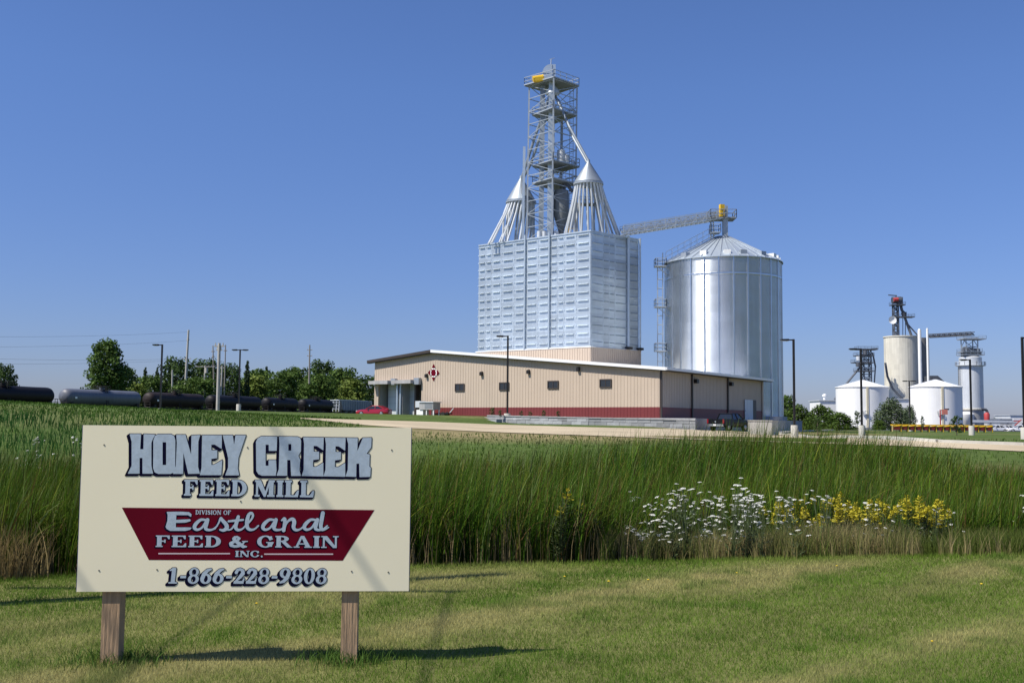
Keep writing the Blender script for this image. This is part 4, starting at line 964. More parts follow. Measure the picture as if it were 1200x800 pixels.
# head casing with rounded left shoulder, drive, mast
hz = zt0; Yh = 143.4
a = P(635.2, 98, Yh); b = P(650.8, 98, Yh); w = b.x-a.x; h = P(640, 77.5, Yh).z-hz
pts = [(0, 0)]+[(w*.62-w*.62*math.cos(t), h*.45+h*.55*math.sin(t)) for t in np.linspace(.05, math.pi/2, 9)]+[(w, h), (w, 0)]
mb = MB(); mb.prism([Vector((a.x+x, Yh-.7, hz+z)) for x, z in pts], Vector((0, 1.5, 0))); hd = mb.build('head_casing', M['galv'], tw)
mb = MB(); mb.bar((a.x+w*.72, Yh-.72, hz), (a.x+w*.72, Yh-.72, hz+h), .08); mb.bar((a.x, Yh-.72, hz+h*.5), (b.x, Yh-.72, hz+h*.5), .06); mb.build('flange', M['galv_dark'], hd)
c0 = P(624.5, 93, 142.0); c1 = P(637, 91, 142.2)
mb = MB(); mb.cyl(c0, c1, .42, .42, 12); mb.bar(c0+Vector((.2, 0, -.1)), c1+Vector((0, 0, -.3)), .8, .5); mb.build('drive_motor', M['yellow'], tw)
mb = MB(); m0 = P(645.5, 77.6, Yh); mb.cyl(m0, P(646, 69.5, Yh), .07, n=6); mb.bar(P(643.5, 70, Yh), P(650, 68, Yh), .05); mb.build('mast', M['rail'], tw)
# two elevator trunks, distributor, cyclone, fan
for (x0, x1, Yt, m) in ((632.5, 639.5, 143.8, 'galv_cone'), (642.3, 650.8, 142.6, 'galv'), (656.8, 660.5, 145, 'galv_dark')):
    a = P(x0, 100, Yt); b = P(x1, 100, Yt); x2 = P(x0-2.2, 278, Yt); mb = MB(); hw = (b.x-a.x)/2; c = Vector(((a.x+b.x)/2, Yt, ZTOP)); c2 = Vector((x2.x+hw, Yt, MZ1))
    if x0 > 650: c.z = P(658, 140, Yt).z
    mb.bar(c2, c, hw*2, hw*1.6); mb.build('elevator_trunk', M[m], tw)
dc = P(647.5, 110, 143.0); mb = MB(); mb.lathe(dc, [(.35, 1.1), (.9, .4), (1.05, 0), (.5, -.35), (0.01, -.4)], 16); mb.build('distributor', M['whitegrey'], tw, True)
cy = P(657.5, 252, 143.5); k = 143.5/F
mb = MB(); mb.lathe((cy.x, cy.y, MZ1), [(.3, .2), (.4, 1.5), (1.05, 3.6), (1.05, 6.6), (.9, 7.0), (.4, 7.1), (.01, 7.1)], 18); mb.build('cyclone', M['grate'], tw, True)
mb = MB(); q = P(657.5, 192, 143); mb.cyl((q.x, q.y, z193), (q.x, q.y, z193+1.9), .62, .55, 14); mb.cyl((q.x+.7, q.y, z193), (q.x+.7, q.y, z193+1.3), .4, .4, 12); mb.build('filter_drum', M['whitegrey'], tw, True)
mb = MB(); mb.cyl((cy.x+.4, cy.y-.3, MZ1+6.8), P(661, 212, 143), .22, n=8); mb.cyl(P(661, 212, 143), P(671, 225, 143), .22, n=8); mb.build('air_duct', M['steelblue'], tw, True)
def ladder(mb, a, b, w=.5, step=.35, axis=Vector((1, 0, 0))):
    a, b = Vector(a), Vector(b); n = int((b-a).length/step)
    mb.bar(a-axis*w/2, b-axis*w/2, .07); mb.bar(a+axis*w/2, b+axis*w/2, .07)
    for i in range(n): c = a.lerp(b, (i+.5)/n); mb.bar(c-axis*w/2, c+axis*w/2, .04)
mb = MB(); ladder(mb, P(669, 270, 145), P(670, 103, 145)); mb.build('ladder', M['rail'], tw)
for x, y in ((638, 271), (652, 269), (632, 273)): p = P(x, y, 141.5); mb = MB(); mb.cyl((p.x, p.y, MZ1), (p.x, p.y, MZ1+1.0), .35, .3, 10); mb.build('roof_vent', M['whitegrey'], tw, True)

# spout cones: each a hopper cone with its fan of pipes and the two feed pipes from the distributor
def cone(apex_px, base_py, rad_px, Y, n, foot, label, feeds):
    ap = P(*apex_px, Y); bz = P(apex_px[0], base_py, Y).z; r = rad_px*Y/F
    o = thing('spout_cone', label, 'spout cone', (ap.x, Y, MZ1))
    mb = MB(); mb.lathe((ap.x, Y, bz), [(r*.98, -.06), (r, 0), (.22, ap.z-bz), (.2, ap.z-bz+.35), (.01, ap.z-bz+.36)], 28); hop = mb.build('hopper', M['galv_cone'], o, True)
    mb = MB(); mb.lathe((ap.x, Y, bz-.30), [(.01, .24), (r*1.02, .24), (r*1.02, 0), (.01, 0)], 28); mb.build('collar', M['galv_dark'], hop)
    for i in range(n):
        t = 2*math.pi*(i+.37)/n; a = Vector((ap.x+r*.86*math.cos(t), Y+r*.86*math.sin(t), bz-.2)); f = foot(t, i)
        mid = a.lerp(Vector(f), .22); mid.z -= .35; f = Vector(f); fc = Vector((ap.x, Y, f.z)); f = fc.lerp(f, 1.0 if i % 3 else .55); mb = MB(); mb.tube([a, mid, f], .135, 8); mb.build('spout', M['whitegrey'], o, True)
    for fd in feeds: mb = MB(); mb.tube([P(*q) for q in fd], .19, 8); mb.build('feed_pipe', M['galv_cone'], o, True)
    return o
def foot_r(t, i):
    u = .5+.5*math.cos(t); x = P(661+68*u, 270, 139.5).x
    return (x, 140.0+2.6*math.sin(t)*(1 if math.sin(t) > 0 else .55)+ (0 if u > .45 else .2) + abs(u-.45)*1.2, MZ1-.05)
cone((689.6, 190.5), 214.5, 17.6, 139.6, 24, foot_r, 'galvanised spout cone right of the lattice tower, higher of the two', [[(651, 113, 142.8), (668, 150, 141.2), (690, 190, 139.7)], [(654, 117, 143.2), (671, 160, 141.8), (688.5, 191, 140)]])
def foot_l(t, i):
    u = .5+.5*math.cos(t); return (P(572+54*u, 280, 146).x, 146.3+2.2*math.sin(t)-abs(u-.5)*1.5+u*.3, MZ1-.05)
cone((610.8, 209), 236, 17.8, 146.3, 24, foot_l, 'galvanised spout cone left of the lattice tower, lower of the two', [[(644, 113, 143.2), (627, 160, 144.6), (611, 210, 146.2)], [(646, 117, 142.8), (636, 150, 143.6), (622, 192, 145), (612, 211, 146.2)]])
# small caged stair landing and a yellow ladder between the cones
st = thing('roof_landing', 'small railed landing behind the right spout cone', 'landing', (P(682, 240, 142).x, 142, MZ1))
p0 = P(676, 240, 142.2); mb = MB(); mb.box((p0.x+1.1, 142.2, p0.z), (2.6, 1.6, .12)); mb.build('deck', M['grate'], st)
mb = MB(); railing(mb, [(p0.x-.2, 141.4, p0.z), (p0.x+2.4, 141.4, p0.z), (p0.x+2.4, 143, p0.z), (p0.x-.2, 143, p0.z)], .95); mb.build('railing', M['rail'], st)
for dx, dy in ((-.15, -.75), (2.35, -.75), (2.35, .75), (-.15, .75)): mb = MB(); mb.bar((p0.x+dx, 142.2+dy, MZ1-.05), (p0.x+dx, 142.2+dy, p0.z), .1); mb.build('leg', M['rail'], st)
yl = thing('yellow_ladder', 'short yellow ladder standing on the mill roof', 'ladder', (P(670, 270, 140.8).x, 140.8, MZ1)); mb = MB(); ladder(mb, (P(668.2, 270, 140.8).x, 140.8, MZ1), (P(671.5, 258, 140.8).x, 140.8, P(671, 257, 140.8).z), .7, .5); mb.build('rungs', M['yellow'], yl)

# ------------------------------------------------------------------ grain bin
YB = 140.5; RB_ = 67.4/F*YB; bc_ = P(847.6, 400, YB); BX = bc_.x
bz1 = P(847, 304.5, YB-RB_).z*0 + P(780.5, 309, YB).z; bz0 = 2.0; pk = P(845.5, 277.5, YB).z
bn = thing('grain_bin', 'large round corrugated steel grain bin with conical roof behind the warehouse', 'grain bin', (BX, YB, bz0))
mb = MB(); n = 112; zz = np.arange(bz0+.7, bz1, .030); prof = []
for i, z in enumerate(zz): prof.append((RB_+.0145*math.sin(i*math.pi/2), z-bz0))
mb.lathe((BX, YB, bz0), prof, n)
rt = np.random.default_rng(5).normal(1, .022, (40, 14)); mb.c = [float(rt[int(v[2]/1.12) % 40, int((math.atan2(v[1]-YB, v[0]-BX)/6.2832+.5)*14+.5*(int(v[2]/1.12) % 2)) % 14]) for v in mb.v]
sh = mb.build('shell', M['galv_bin'], bn, recalc=False); sh.data.shade_smooth()
mb = MB(); mb.lathe((BX, YB, bz0), [(RB_+.05, bz1-bz0-2.35), (RB_+.07, bz1-bz0-2.3), (RB_+.07, bz1-bz0-2.1), (RB_+.05, bz1-bz0-2.05)], 64); mb.build('wind_ring', M['galv_bin'], sh)
for i in range(26):
    t = 2*math.pi*i/26+.10; c = Vector((BX+(RB_+.045)*math.cos(t), YB+(RB_+.045)*math.sin(t), 0)); mb = MB()
    mb.box((c.x, c.y, (bz0+.7+bz1-.1)/2), (.12, .15, bz1-bz0-.8), t); mb.build('stiffener', M['galv_bin'], bn)
mb = MB(); mb.lathe((BX, YB, bz0), [(RB_+.5, -.8), (RB_+.5, .7), (RB_-.3, .72)], 48); mb.build('foundation_ring', M['concrete_grey'], bn)
hr = pk-bz1
mb = MB(); mb.lathe((BX, YB, bz1), [(RB_+.22, -.12), (RB_+.22, -.02), (1.05, hr-.15), (1.0, hr), (.01, hr+.05)], 52); rf = mb.build('roof', M['galv'], bn)
for i in range(40):
    t = 2*math.pi*(i+.5)/40; mb = MB() if i == 0 else mb
    a = Vector((BX+(RB_+.2)*math.cos(t), YB+(RB_+.2)*math.sin(t), bz1+.02)); b = Vector((BX+1.1*math.cos(t), YB+1.1*math.sin(t), bz1+hr-.12)); mb.bar(a, b, .09, .10)
mb.build('roof_rib', M['galv_dark'], rf)
mb = MB(); mb.lathe((BX, YB, bz1), [(4.9, hr*.33+.05), (5.0, hr*.33+.15), (4.8, hr*.33+.20)], 48); mb.build('roof_ring', M['rail'], rf)
for px in (795.5, 814.5, 840.3, 859, 883.5, 900, 908, 914):
    s = (px-847.6)/67.4; y = -math.sqrt(max(0, 1-min(.999, abs(s)/.955)**2)); c = Vector((BX+s*RB_*.955, YB+y*RB_*.9, bz1+.55)); az = math.atan2(y, s)
    mb = MB(); mb.box(c, (.75, .85, .55), az); mb.build('roof_vent', M['white'] if px not in (795.5, 859, 883.5) else M['galv_dark'], rf)
# roof stair, side ladder cage and landings
mb = MB(); f0 = Vector((BX-RB_-.1, YB-1.2, bz1+.1)); f1 = Vector((BX-1.0, YB-.8, pk+.1))
for o_ in (0, 1.0):
    mb.bar(f0+Vector((0, o_, .1)), f1+Vector((0, o_, .1)), .07)
    for z in (.7, 1.35): mb.bar(f0+Vector((0, o_, z)), f1+Vector((0, o_, z)), .035)
    for i in range(9): c = f0.lerp(f1, i/8)+Vector((0, o_, 0)); mb.bar(c, c+UP*1.35, .035)
mb.build('roof_stair', M['whitegrey'], bn)
lx = BX-RB_-.55; mb = MB(); ladder(mb, (lx, YB-1, bz0+1), (lx, YB-1, bz1+1.3), .5, .35, Vector((0, 1, 0)))
for z in np.arange(bz0+3, bz1+1, 1.2):
    pts = [(lx+.05, YB-1.4, z), (lx-.6, YB-1.35, z), (lx-.75, YB-1, z), (lx-.6, YB-.65, z), (lx+.05, YB-.6, z)]; mb.tube(pts, .03, 4)
for dy in (-1.35, -1, -.65): mb.bar((lx-.68, YB+dy, bz0+3), (lx-.68, YB+dy, bz1+.6), .04)
mb.build('side_ladder', M['rail'], bn)
for py in (314, 361, 412):
    z = P(778, py, YB).z; mb = MB(); mb.box((lx-.35, YB-1.2, z), (1.5, 1.6, .12)); railing(mb, [(lx-1.05, YB-2, z), (lx+.35, YB-2, z), (lx+.35, YB-.4, z), (lx-1.05, YB-.4, z)], 1.0)
    mb.bar((lx+.6, YB-1.2, z-1.1), (lx-.7, YB-1.2, z), .1); mb.build('landing', M['rail'], bn)
# head platform on the bin peak carries the conveyor end
hp = thing('conveyor', 'inclined truss conveyor from mill roof to grain bin peak with yellow drive guard', 'conveyor', (BX-8, 144, pk))
c0, c1 = P(728, 271.5, 139.0), P(848, 252.0, YB)
dv = (c1-c0).normalized(); sv = Vector((-dv.y, dv.x, 0)).normalized(); 
mb = MB(); mb.fbox(c0, dv, UP, sv, 0, (c1-c0).length, -.22, .12, -.25, .25); mb.build('trough', M['galv_dark'], hp)
mb = MB(); L = (c1-c0).length; nb = 22
for s_ in (-.75, .75):
    mb.bar(c0+sv*s_-UP*.5, c1+sv*s_-UP*.5, .14); mb.bar(c0+sv*s_+UP*.45, c1+sv*s_+UP*.45, .12)
    for i in range(nb): a = c0+dv*(L*i/nb)+sv*s_; b = c0+dv*(L*(i+1)/nb)+sv*s_; mb.bar(a+UP*(-.5 if i % 2 else .45), b+UP*(.45 if i % 2 else -.5), .09)
for i in range(nb+1): a = c0+dv*(L*i/nb); mb.bar(a-sv*.75-UP*.52, a+sv*.75-UP*.52, .12)
mb.build('truss', M['rail'], hp)
mb = MB(); mb.fbox(c0, dv, UP, sv, 0, L-.5, -.60, -.52, -1.5, -.8)
railing(mb, [c0+sv*-1.5-UP*.5, c1+sv*-1.5-UP*.5], 1.1, False, .03, 1.4); railing(mb, [c0+sv*.85-UP*.3, c1+sv*.85-UP*.3], 1.1, False, .03, 1.4); mb.build('walkway', M['rail'], hp)
mb = MB(); y0, y1 = P(843.3, 254, YB-1.0), P(848.6, 239.8, YB-1.0); mb.box(((y0.x+y1.x)/2, YB-1.0, (y0.z+y1.z)/2), (y1.x-y0.x, .5, y1.z-y0.z), .25); mb.build('drive_guard', M['yellow'], hp)
mb = MB(); y0, y1 = P(849, 254, YB), P(852, 242, YB); mb.box(((y0.x+y1.x)/2, YB, (y0.z+y1.z)/2), (y1.x-y0.x, 1.2, y1.z-y0.z)); mb.cyl(P(849, 257, YB-.6), P(854, 256, YB-.6), .25, n=10); mb.build('head_box', M['galv_dark'], hp)
mb = MB(); zb = P(843, 257, YB).z
for dx in (-1.0, .8):
    for dy in (-.9, .9): mb.bar((BX+dx-.4, YB+dy, pk-.4), (BX+dx-.4, YB+dy, zb+.2), .16)
mb.bar((BX+.2, YB-.6, pk-.1), (BX+.2, YB-.6, zb), .9, .6); mb.build('head_support', M['rail'], hp)
z = P(840, 272.5, YB-1.5).z; mb = MB(); xa, xb = P(832.5, 272, YB-1.2).x, P(843.5, 272, YB-1.2).x
mb.box(((xa+xb)/2, YB-1.2, z), (xb-xa, 1.4, .15)); railing(mb, [(xa, YB-1.9, z), (xb, YB-1.9, z), (xb, YB-.5, z), (xa, YB-.5, z)], 1.1); mb.build('landing', M['rail'], hp)
mb = MB(); z = zb; mb.box((BX-.1, YB, z), (3.4, 2.6, .14)); railing(mb, [(BX-1.8, YB-1.3, z), (BX+1.6, YB-1.3, z), (BX+1.6, YB+1.3, z), (BX-1.8, YB+1.3, z)], 1.1); mb.build('landing', M['grate'], hp)
# ------------------------------------------------------------------ lamp posts
def lamp_master(kind):
    t = thing('lamp_post', 'x', 'lamp post'); H = 7.75
    mb = MB(); mb.lathe((0, 0, 0), [(.01, -.3), (.28, -.3), (.28, .93), (.26, .97), (.01, .97)], 20); mb.build('base', M['concrete'], t, True)
    mb = MB(); mb.box((0, 0, .985), (.3, .3, .03)); mb.box((0, 0, .97+(H-.97)/2), (.16, .16, H-1.0)); mb.build('pole', M['darkmetal'], t)
    for sx in ((-1,) if kind == 1 else (-1, 1)):
        mb = MB(); mb.box((sx*.25, 0, H-.08), (.5, .08, .1)); mb.hexa([(sx*.40-.0, -.2, H-.16), (sx*1.0, -.2, H-.12), (sx*1.0, .2, H-.12), (sx*.40, .2, H-.16), (sx*.40, -.2, H), (sx*1.0, -.2, H-.02), (sx*1.0, .2, H-.02), (sx*.40, .2, H)]); hd = mb.build('lamp_head', M['darkmetal'], t)
        mb = MB(); mb.box((sx*.7, 0, H-.165), (.4, .28, .03)); mb.build('lens', M['headlight'], hd)
    return t
L1, L2 = lamp_master(1), lamp_master(2); first = {1: True, 2: True}
def lamp(px, Y, kind, label, zlift=None, s=1.0, rz=0):
    m = L1 if kind == 1 else L2
    o = m if first[kind] else copy_tree(m); first[kind] = False
    p = at(px, 500, Y); o.location = (p.x, Y, p.z if zlift is None else zlift); o.scale = (s, s, s); o.rotation_euler = (0, 0, rz); tag(o, label, None, 'lamp posts round the yard')
lamp(594.3, 109.5, 1, 'dark lamp post before the warehouse wall between two small windows', GZ-.75, 1.18)
lamp(931, 84, 1, 'dark lamp post on white base just right of the grain bin')
lamp(1010, 94, 1, 'dark lamp post on white base in front of the left white tank')
lamp(1138.5, 109, 1, 'dark lamp post on white base in front of the steel silo')
lamp(1200.6, 72, 1, 'dark lamp post cut by the right edge of the picture', None, .9, math.pi)
lamp(187, 150, 1, 'dark lamp post beside the big tree near the tank cars', 1.9, 1.33)
lamp(279, 132, 2, 'dark lamp post with twin heads on white base in front of the tank cars', None, 1.0)
lamp(1066.5, 172, 2, 'thin dark twin headed lamp post between the two white tanks', None, 1.05)

# ------------------------------------------------------------------ utility poles and wires
def upole(px, y_top, y_bot, Y, r, label, arm=None, m='polewood', extra=None, bury=2.5):
    a, b = P(px[0], y_top, Y), P(px[1], y_bot, Y); t = thing('utility_pole', label, 'utility pole', (b.x, Y, b.z), group='utility poles by the railway')
    mb = MB(); mb.cyl(b-UP*bury, a, r, r*.7, 10); mb.build('pole', M[m], t, True)
    for (ya, w, n) in (arm or []):
        c = P(px[0]+(px[1]-px[0])*(ya-y_top)/(y_bot-y_top), ya, Y); mb = MB(); mb.box(c, (w, .14, .16)); cr = mb.build('crossarm', M[m], t)
        for i in range(n): x = c.x-w/2+.15+(w-.3)*i/max(1, n-1); mb = MB(); mb.cyl((x, Y, c.z+.08), (x, Y, c.z+.4), .08, .05, 8); mb.build('insulator', M['polepale'], cr, True)
    for (ye, rr, h) in (extra or []): c = P(px[0], ye, Y); mb = MB(); mb.cyl(c+Vector((.4, -.2, -h/2)), c+Vector((.4, -.2, h/2)), rr, n=12); mb.build('transformer', M['polepale'], t, True)
    return a
upole((221, 216.5), 386.5, 461, 285, .36, 'tall slender pale pole with crossarm left of the thick grey pole', [(420.5, 2.3, 3), (398, .8, 2)], 'polepale')
upole((257, 255.3), 402, 481, 128, .24, 'thick grey steel pole standing in front of the tank cars', [(405.5, 1.2, 2), (410, .7, 2)], 'polepale')
upole((249.5, 251.5), 405, 464, 292, .2, 'thin dark pole just left of the thick grey pole', [(412, 1.0, 2), (418, .8, 2)])
upole((264.3, 262.8), 404, 464, 292, .2, 'thin dark pole just right of the thick grey pole', [(411, 1.0, 2)])
upole((240.5, 239), 428, 456, 290, .26, 'short pole with pale transformer and wide crossarm', [(429.5, 5.2, 4)], 'polepale', [(434, .4, 1.4)])
upole((260.5, 258.6), 428, 464, 292, .26, 'short pale pole behind the thick grey pole', [(431, 1.0, 2)], 'polepale')
upole((363, 362.5), 404, 440, 330, .28, 'thin pole rising over the tree row left of the warehouse', [(410, 1.6, 2), (417, 1.6, 2)])
upole((202, 202), 433, 460, 280, .26, 'short bare pale pole left of the tall slender pole', None, 'polepale')
# wires: strung from the tall pole out past the left edge of the picture
for i, y0 in enumerate((389, 399, 420, 421.5)):
    a = P(220, y0, 285); b = P(-160, [392, 405, 414, 423][i], 200); mb = MB(); pts = []
    for k in range(17): t = k/16; p = a.lerp(b, t); p.z -= 1.6*4*t*(1-t)*.5; pts.append(p)
    mb.tube(pts, .018, 5); tag(mb.build('overhead_wire', M['wire']), 'thin wire running left across the sky from the tall slender pole', 'wire', 'wires left of the tall pole')
# pole and cables beside the lawn, left of the picture
t = utility_pole(-8.6, 8.4, 12.6, 'wooden utility pole on the lawn left of the cream sign')
for x0, x1, z in ((-9.05, -6.95, 8.75), (-6.95, -5.2, 8.75)):
    mb = MB(); a, b = Vector((x0+.45, 8.4, z)), Vector((x1, -26, z-.6)); pts = []
    for k in range(13): q = k/12; p = a.lerp(b, q); p.z -= 1.2*q*(1-q); pts.append(p)
    mb.tube(pts, .017, 8); tag(mb.build('overhead_cable', M['wire']), 'thick black cable from the wooden pole left of the lawn', 'cable', 'cables beside the lawn')

# ------------------------------------------------------------------ trees
def leaf_cloud(r, blobs, n, size, cols, squash=.8, ground_z=None):
    B = np.array(blobs, float); wt = B[:, 3]**2.2; idx = r.choice(len(B), n, p=wt/wt.sum())
    d = r.normal(size=(n, 3)); d /= np.linalg.norm(d, axis=1)[:, None]
    q = r.random(n)**.42; C = B[idx, :3]+d*(B[idx, 3]*q)[:, None]*np.array([1, 1, squash])
    s = size*r.uniform(.6, 1.4, n)
    nrm = d*.8+r.normal(size=(n, 3))*.75+np.array([0, 0, .45]); nrm /= np.linalg.norm(nrm, axis=1)[:, None]
    u = np.cross(nrm, r.normal(size=(n, 3))); u /= np.linalg.norm(u, axis=1)[:, None]; v = np.cross(nrm, u)
    V = np.stack([C-u*s[:, None], C+v*s[:, None]*.55, C+u*s[:, None], C-v*s[:, None]*.55], 1).reshape(-1, 3)
    Fc = np.arange(4*n).reshape(-1, 4); k = r.random(n)[:, None]; tone = r.uniform(.75, 1.25, (n, 1))*(.85+.3*r.random(len(B))[idx])[:, None]
    c = (np.array(cols[0])*(1-k)+np.array(cols[1])*k)*tone
    return V, Fc, np.repeat(c, 4, 0)
def tree_master(name, seed, h, w, n, size, cols, trunk_h=.18, shape='round', nb=26):
    r = np.random.default_rng(seed); root = thing(name, 'x', 'tree' if name != 'shrub' else 'bush'); bl = []
    for i in range(nb):
        f = (i+.5)/nb; z = trunk_h+(1-trunk_h)*f
        prof = {'round': math.sin(math.pi*min(1, .18+.80*f))**.7, 'cone': (1-f)*.95+.12, 'tall': math.sin(math.pi*(.22+.70*f))**.6, 'bush': math.cos(math.pi/2*f*.92)**.6, 'wide': math.sin(math.pi*(.25+.66*f))**.5}[shape]
        a = i*2.4+r.uniform(-.5, .5); rad = w/2*prof*r.uniform(.35, .78); b = w*r.uniform(.13, .23)*(.6+.4*prof)
        bl.append((rad*math.cos(a), rad*math.sin(a), z*h*r.uniform(.94, 1.0)-b*.35, b))
    V, Fc, c = leaf_cloud(r, bl, n, size, cols)
    V[:, 2] = np.maximum(V[:, 2], .05)
    npmesh('crown', V, Fc, M['leaf'], c, root)
    mb = MB(); mb.cyl((0, 0, -.5), (0, 0, h*.35), h*.022, h*.016, 9); mb.cyl((0, 0, h*.35), (w*.02, 0, h*.8), h*.016, h*.004, 7)
    for i in range(7): b = bl[(i*3+2) % nb]; mb.cyl((0, 0, h*(.2+.05*i)), (b[0]*.9, b[1]*.9, b[2]), h*.008, h*.002, 6)
    mb.build('trunk', M['bark'], root, True); root['_h'] = h; root['_w'] = w
    return root
DK = ((.030, .062, .014), (.060, .100, .024)); MD = ((.055, .105, .018), (.095, .150, .030)); LT_ = ((.105, .155, .024), (.150, .19, .036)); GY = ((.075, .11, .055), (.11, .145, .075)); PINE = ((.020, .042, .018), (.036, .065, .026))
TM = {
 'big': tree_master('deciduous_tree', 21, 17, 11.5, 9000, .34, ((.045, .090, .016), (.09, .145, .028)), .10, 'tall', 44),
 'dark': tree_master('deciduous_tree', 22, 15, 14, 5200, .42, DK, .05, 'wide', 34),
 'mid': tree_master('deciduous_tree', 23, 13, 13, 5200, .42, MD, .03, 'wide', 34),
 'light': tree_master('deciduous_tree', 24, 12, 13, 5200, .42, LT_, .02, 'bush', 34),
 'pine': tree_master('pine_tree', 25, 16, 7, 3600, .34, PINE, .06, 'cone', 40),
 'bush': tree_master('shrub', 26, 6, 8, 4200, .24, ((.045, .085, .014), (.085, .135, .024)), .0, 'bush', 30),
 'grey': tree_master('deciduous_tree', 27, 8, 9, 5000, .22, GY, .10, 'round', 36),
 'sap': tree_master('sapling', 28, 3, 1.7, 420, .12, ((.04, .08, .02), (.07, .11, .03)), .25, 'round', 14),
}
for k in TM: TM[k]['category'] = {'bush': 'bush', 'sap': 'sapling'}.get(k, 'tree')
tused = set(); TG = 'trees behind the railway'
def tree(kind, px, y_top, Y, wpx, label, group=None, y_base=None, zs=None):
    m = TM[kind]; o = copy_tree(m) if kind in tused else m; tused.add(kind)
    Y = Y+80 if (group == TG and px > 290) else Y
    p = at(px, 495, Y); top = P(px, y_top, Y).z; z = p.z if y_base is None else P(px, y_base, Y).z
    o.location = (p.x, Y, z-.1); s = wpx*Y/F/m['_w']*(1.22 if group == TG and kind != 'pine' and px > 140 else 1.0); o.scale = (s, s, (top-z)/m['_h']); o.rotation_euler = (0, 0, rnd.uniform(0, 6.28)); tag(o, label, None, group)
tree('big', 122, 394.5, 245, 60, 'tall bright green tree standing alone above the grey tank car', TG, 480)
tree('dark', 2, 424, 240, 40, 'dark tree cut by the left edge above the black tank car', TG, 480)
for k, px, yt, Y, w, lb in [
 ('dark', 147, 428, 300, 34, 'dark low tree tucked behind the right side of the tall lone tree'),
 ('light', 158, 446, 270, 34, 'low yellowish bush mass right of the tall lone tree'),
 ('pine', 168, 429, 330, 14, 'small pointed conifer right of the tall lone tree'),
 ('pine', 182, 431, 330, 15, 'small conifer behind the left single lamp post'),
 ('mid', 176, 438, 320, 40, 'green tree below the small conifers left of the tall slender pole'),
 ('dark', 205, 416, 325, 46, 'dark broad tree with the tall slender pole in front'),
 ('dark', 238, 418, 335, 48, 'dark broad tree behind the short transformer pole'),
 ('mid', 228, 440, 280, 50, 'lower green tree in front of the dark broad trees by the poles'),
 ('dark', 266, 423, 335, 36, 'dark tree behind the thick grey pole'),
 ('pine', 288, 421, 340, 15, 'pointed conifer right of the twin headed lamp post'),
 ('mid', 300, 430, 330, 44, 'green tree right of the pointed conifer'),
 ('light', 298, 437, 280, 46, 'light yellow green tree right of the twin headed lamp post'),
 ('pine', 311, 428, 345, 15, 'conifer top right of the light yellow green tree'),
 ('mid', 330, 432, 300, 42, 'middle green tree between the light tree and the rounded dark crown'),
 ('mid', 346, 428, 330, 36, 'green tree left of the thin pole over the tree row'),
 ('dark', 376, 419.5, 330, 44, 'rounded dark crown, highest right of the thin pole'),
 ('mid', 372, 436, 290, 46, 'bright green tree in front of the rounded dark crown'),
 ('mid', 401, 429, 310, 42, 'green tree between the rounded dark crown and the warehouse'),
 ('light', 414, 441, 280, 44, 'light green tree above the grey hopper car'),
 ('dark', 432, 437.5, 340, 50, 'dark tree partly hidden by the left corner of the warehouse')]:
    tree(k, px, yt, Y, w, lb, TG, 486)
tree('mid', 920, 461, 215, 30, 'green tree partly hidden behind the right side of the grain bin', 'greenery right of the grain bin')
for px, yt, Y, w, lb in [(936, 473, 190, 42, 'dark bush right of the grain bin behind the lamp post'), (962, 473.5, 185, 44, 'broad dark bush, tallest between the grain bin and the left white tank'), (984, 482, 180, 44, 'low bush at the foot of the left white tank'), (913, 478, 170, 26, 'bush at the right foot of the grain bin')]:
    tree('bush', px, yt, Y, w, lb, 'greenery right of the grain bin', 503)
tree('grey', 1044, 465.5, 165, 46, 'rounded grey green tree between the two white tanks', None, 503)
tree('grey', 1066, 474, 178, 22, 'smaller grey green tree right of the rounded tree before the white tanks', None, 503)
tree('bush', 1030, 491, 160, 22, 'small bush left of the rounded grey green tree', 'greenery right of the grain bin', 503)
for px, yt, yb, Y, w, lb in [(958, 487, 507, 88, 14, 'green sapling on the grass right of the first lamp post'), (1004.5, 480, 500, 120, 11, 'thin pale sapling beside the left white tank'), (1121, 485, 510, 106, 17, 'dark sapling in front of the right white tank'), (1081, 486, 502, 130, 6, 'very thin sapling at the foot of the right white tank'), (577, 476, 487, 110, 9, 'young yellowish sapling above the left end of the block wall')]:
    tree('sap', px, yt, Y, w, lb, 'saplings on the lawns', yb)
for i, px in enumerate((586, 611, 621, 637, 654)): tree('sap', px, 479+.8*(i % 3), 106-.5*i, 6, 'small planting in front of the maroon base band above the block wall', 'small plants above the block wall', 488)

# ------------------------------------------------------------------ railway
RA, RB2 = P(-60, 470, 172), P(470, 470, 330); RA.z = RB2.z = 0; TD = (RB2-RA).normalized(); TN = Vector((TD.y, -TD.x, 0)); ZR = 2.95
RA = RA-TD*80; TLN = (RB2-RA).length+110
mb = MB(); q = lambda t, n, z: RA+TD*t+TN*n+UP*z
mb.hexa([q(0, 4, 1.5), q(TLN, 4, 1.5), q(TLN, -4, 1.5), q(0, -4, 1.5), q(0, 1.9, ZR-.18), q(TLN, 1.9, ZR-.18), q(TLN, -1.9, ZR-.18), q(0, -1.9, ZR-.18)]); tag(mb.build('track_bed', M['ballast']), kind='structure')
for s_ in (-.75, .75): mb = MB(); mb.fbox(RA, TD, UP, TN, 0, TLN, ZR-.178, ZR, s_-.04, s_+.04); tag(mb.build('rail_track', M['understeel']), kind='structure')
TZ = math.atan2(TD.y, TD.x)
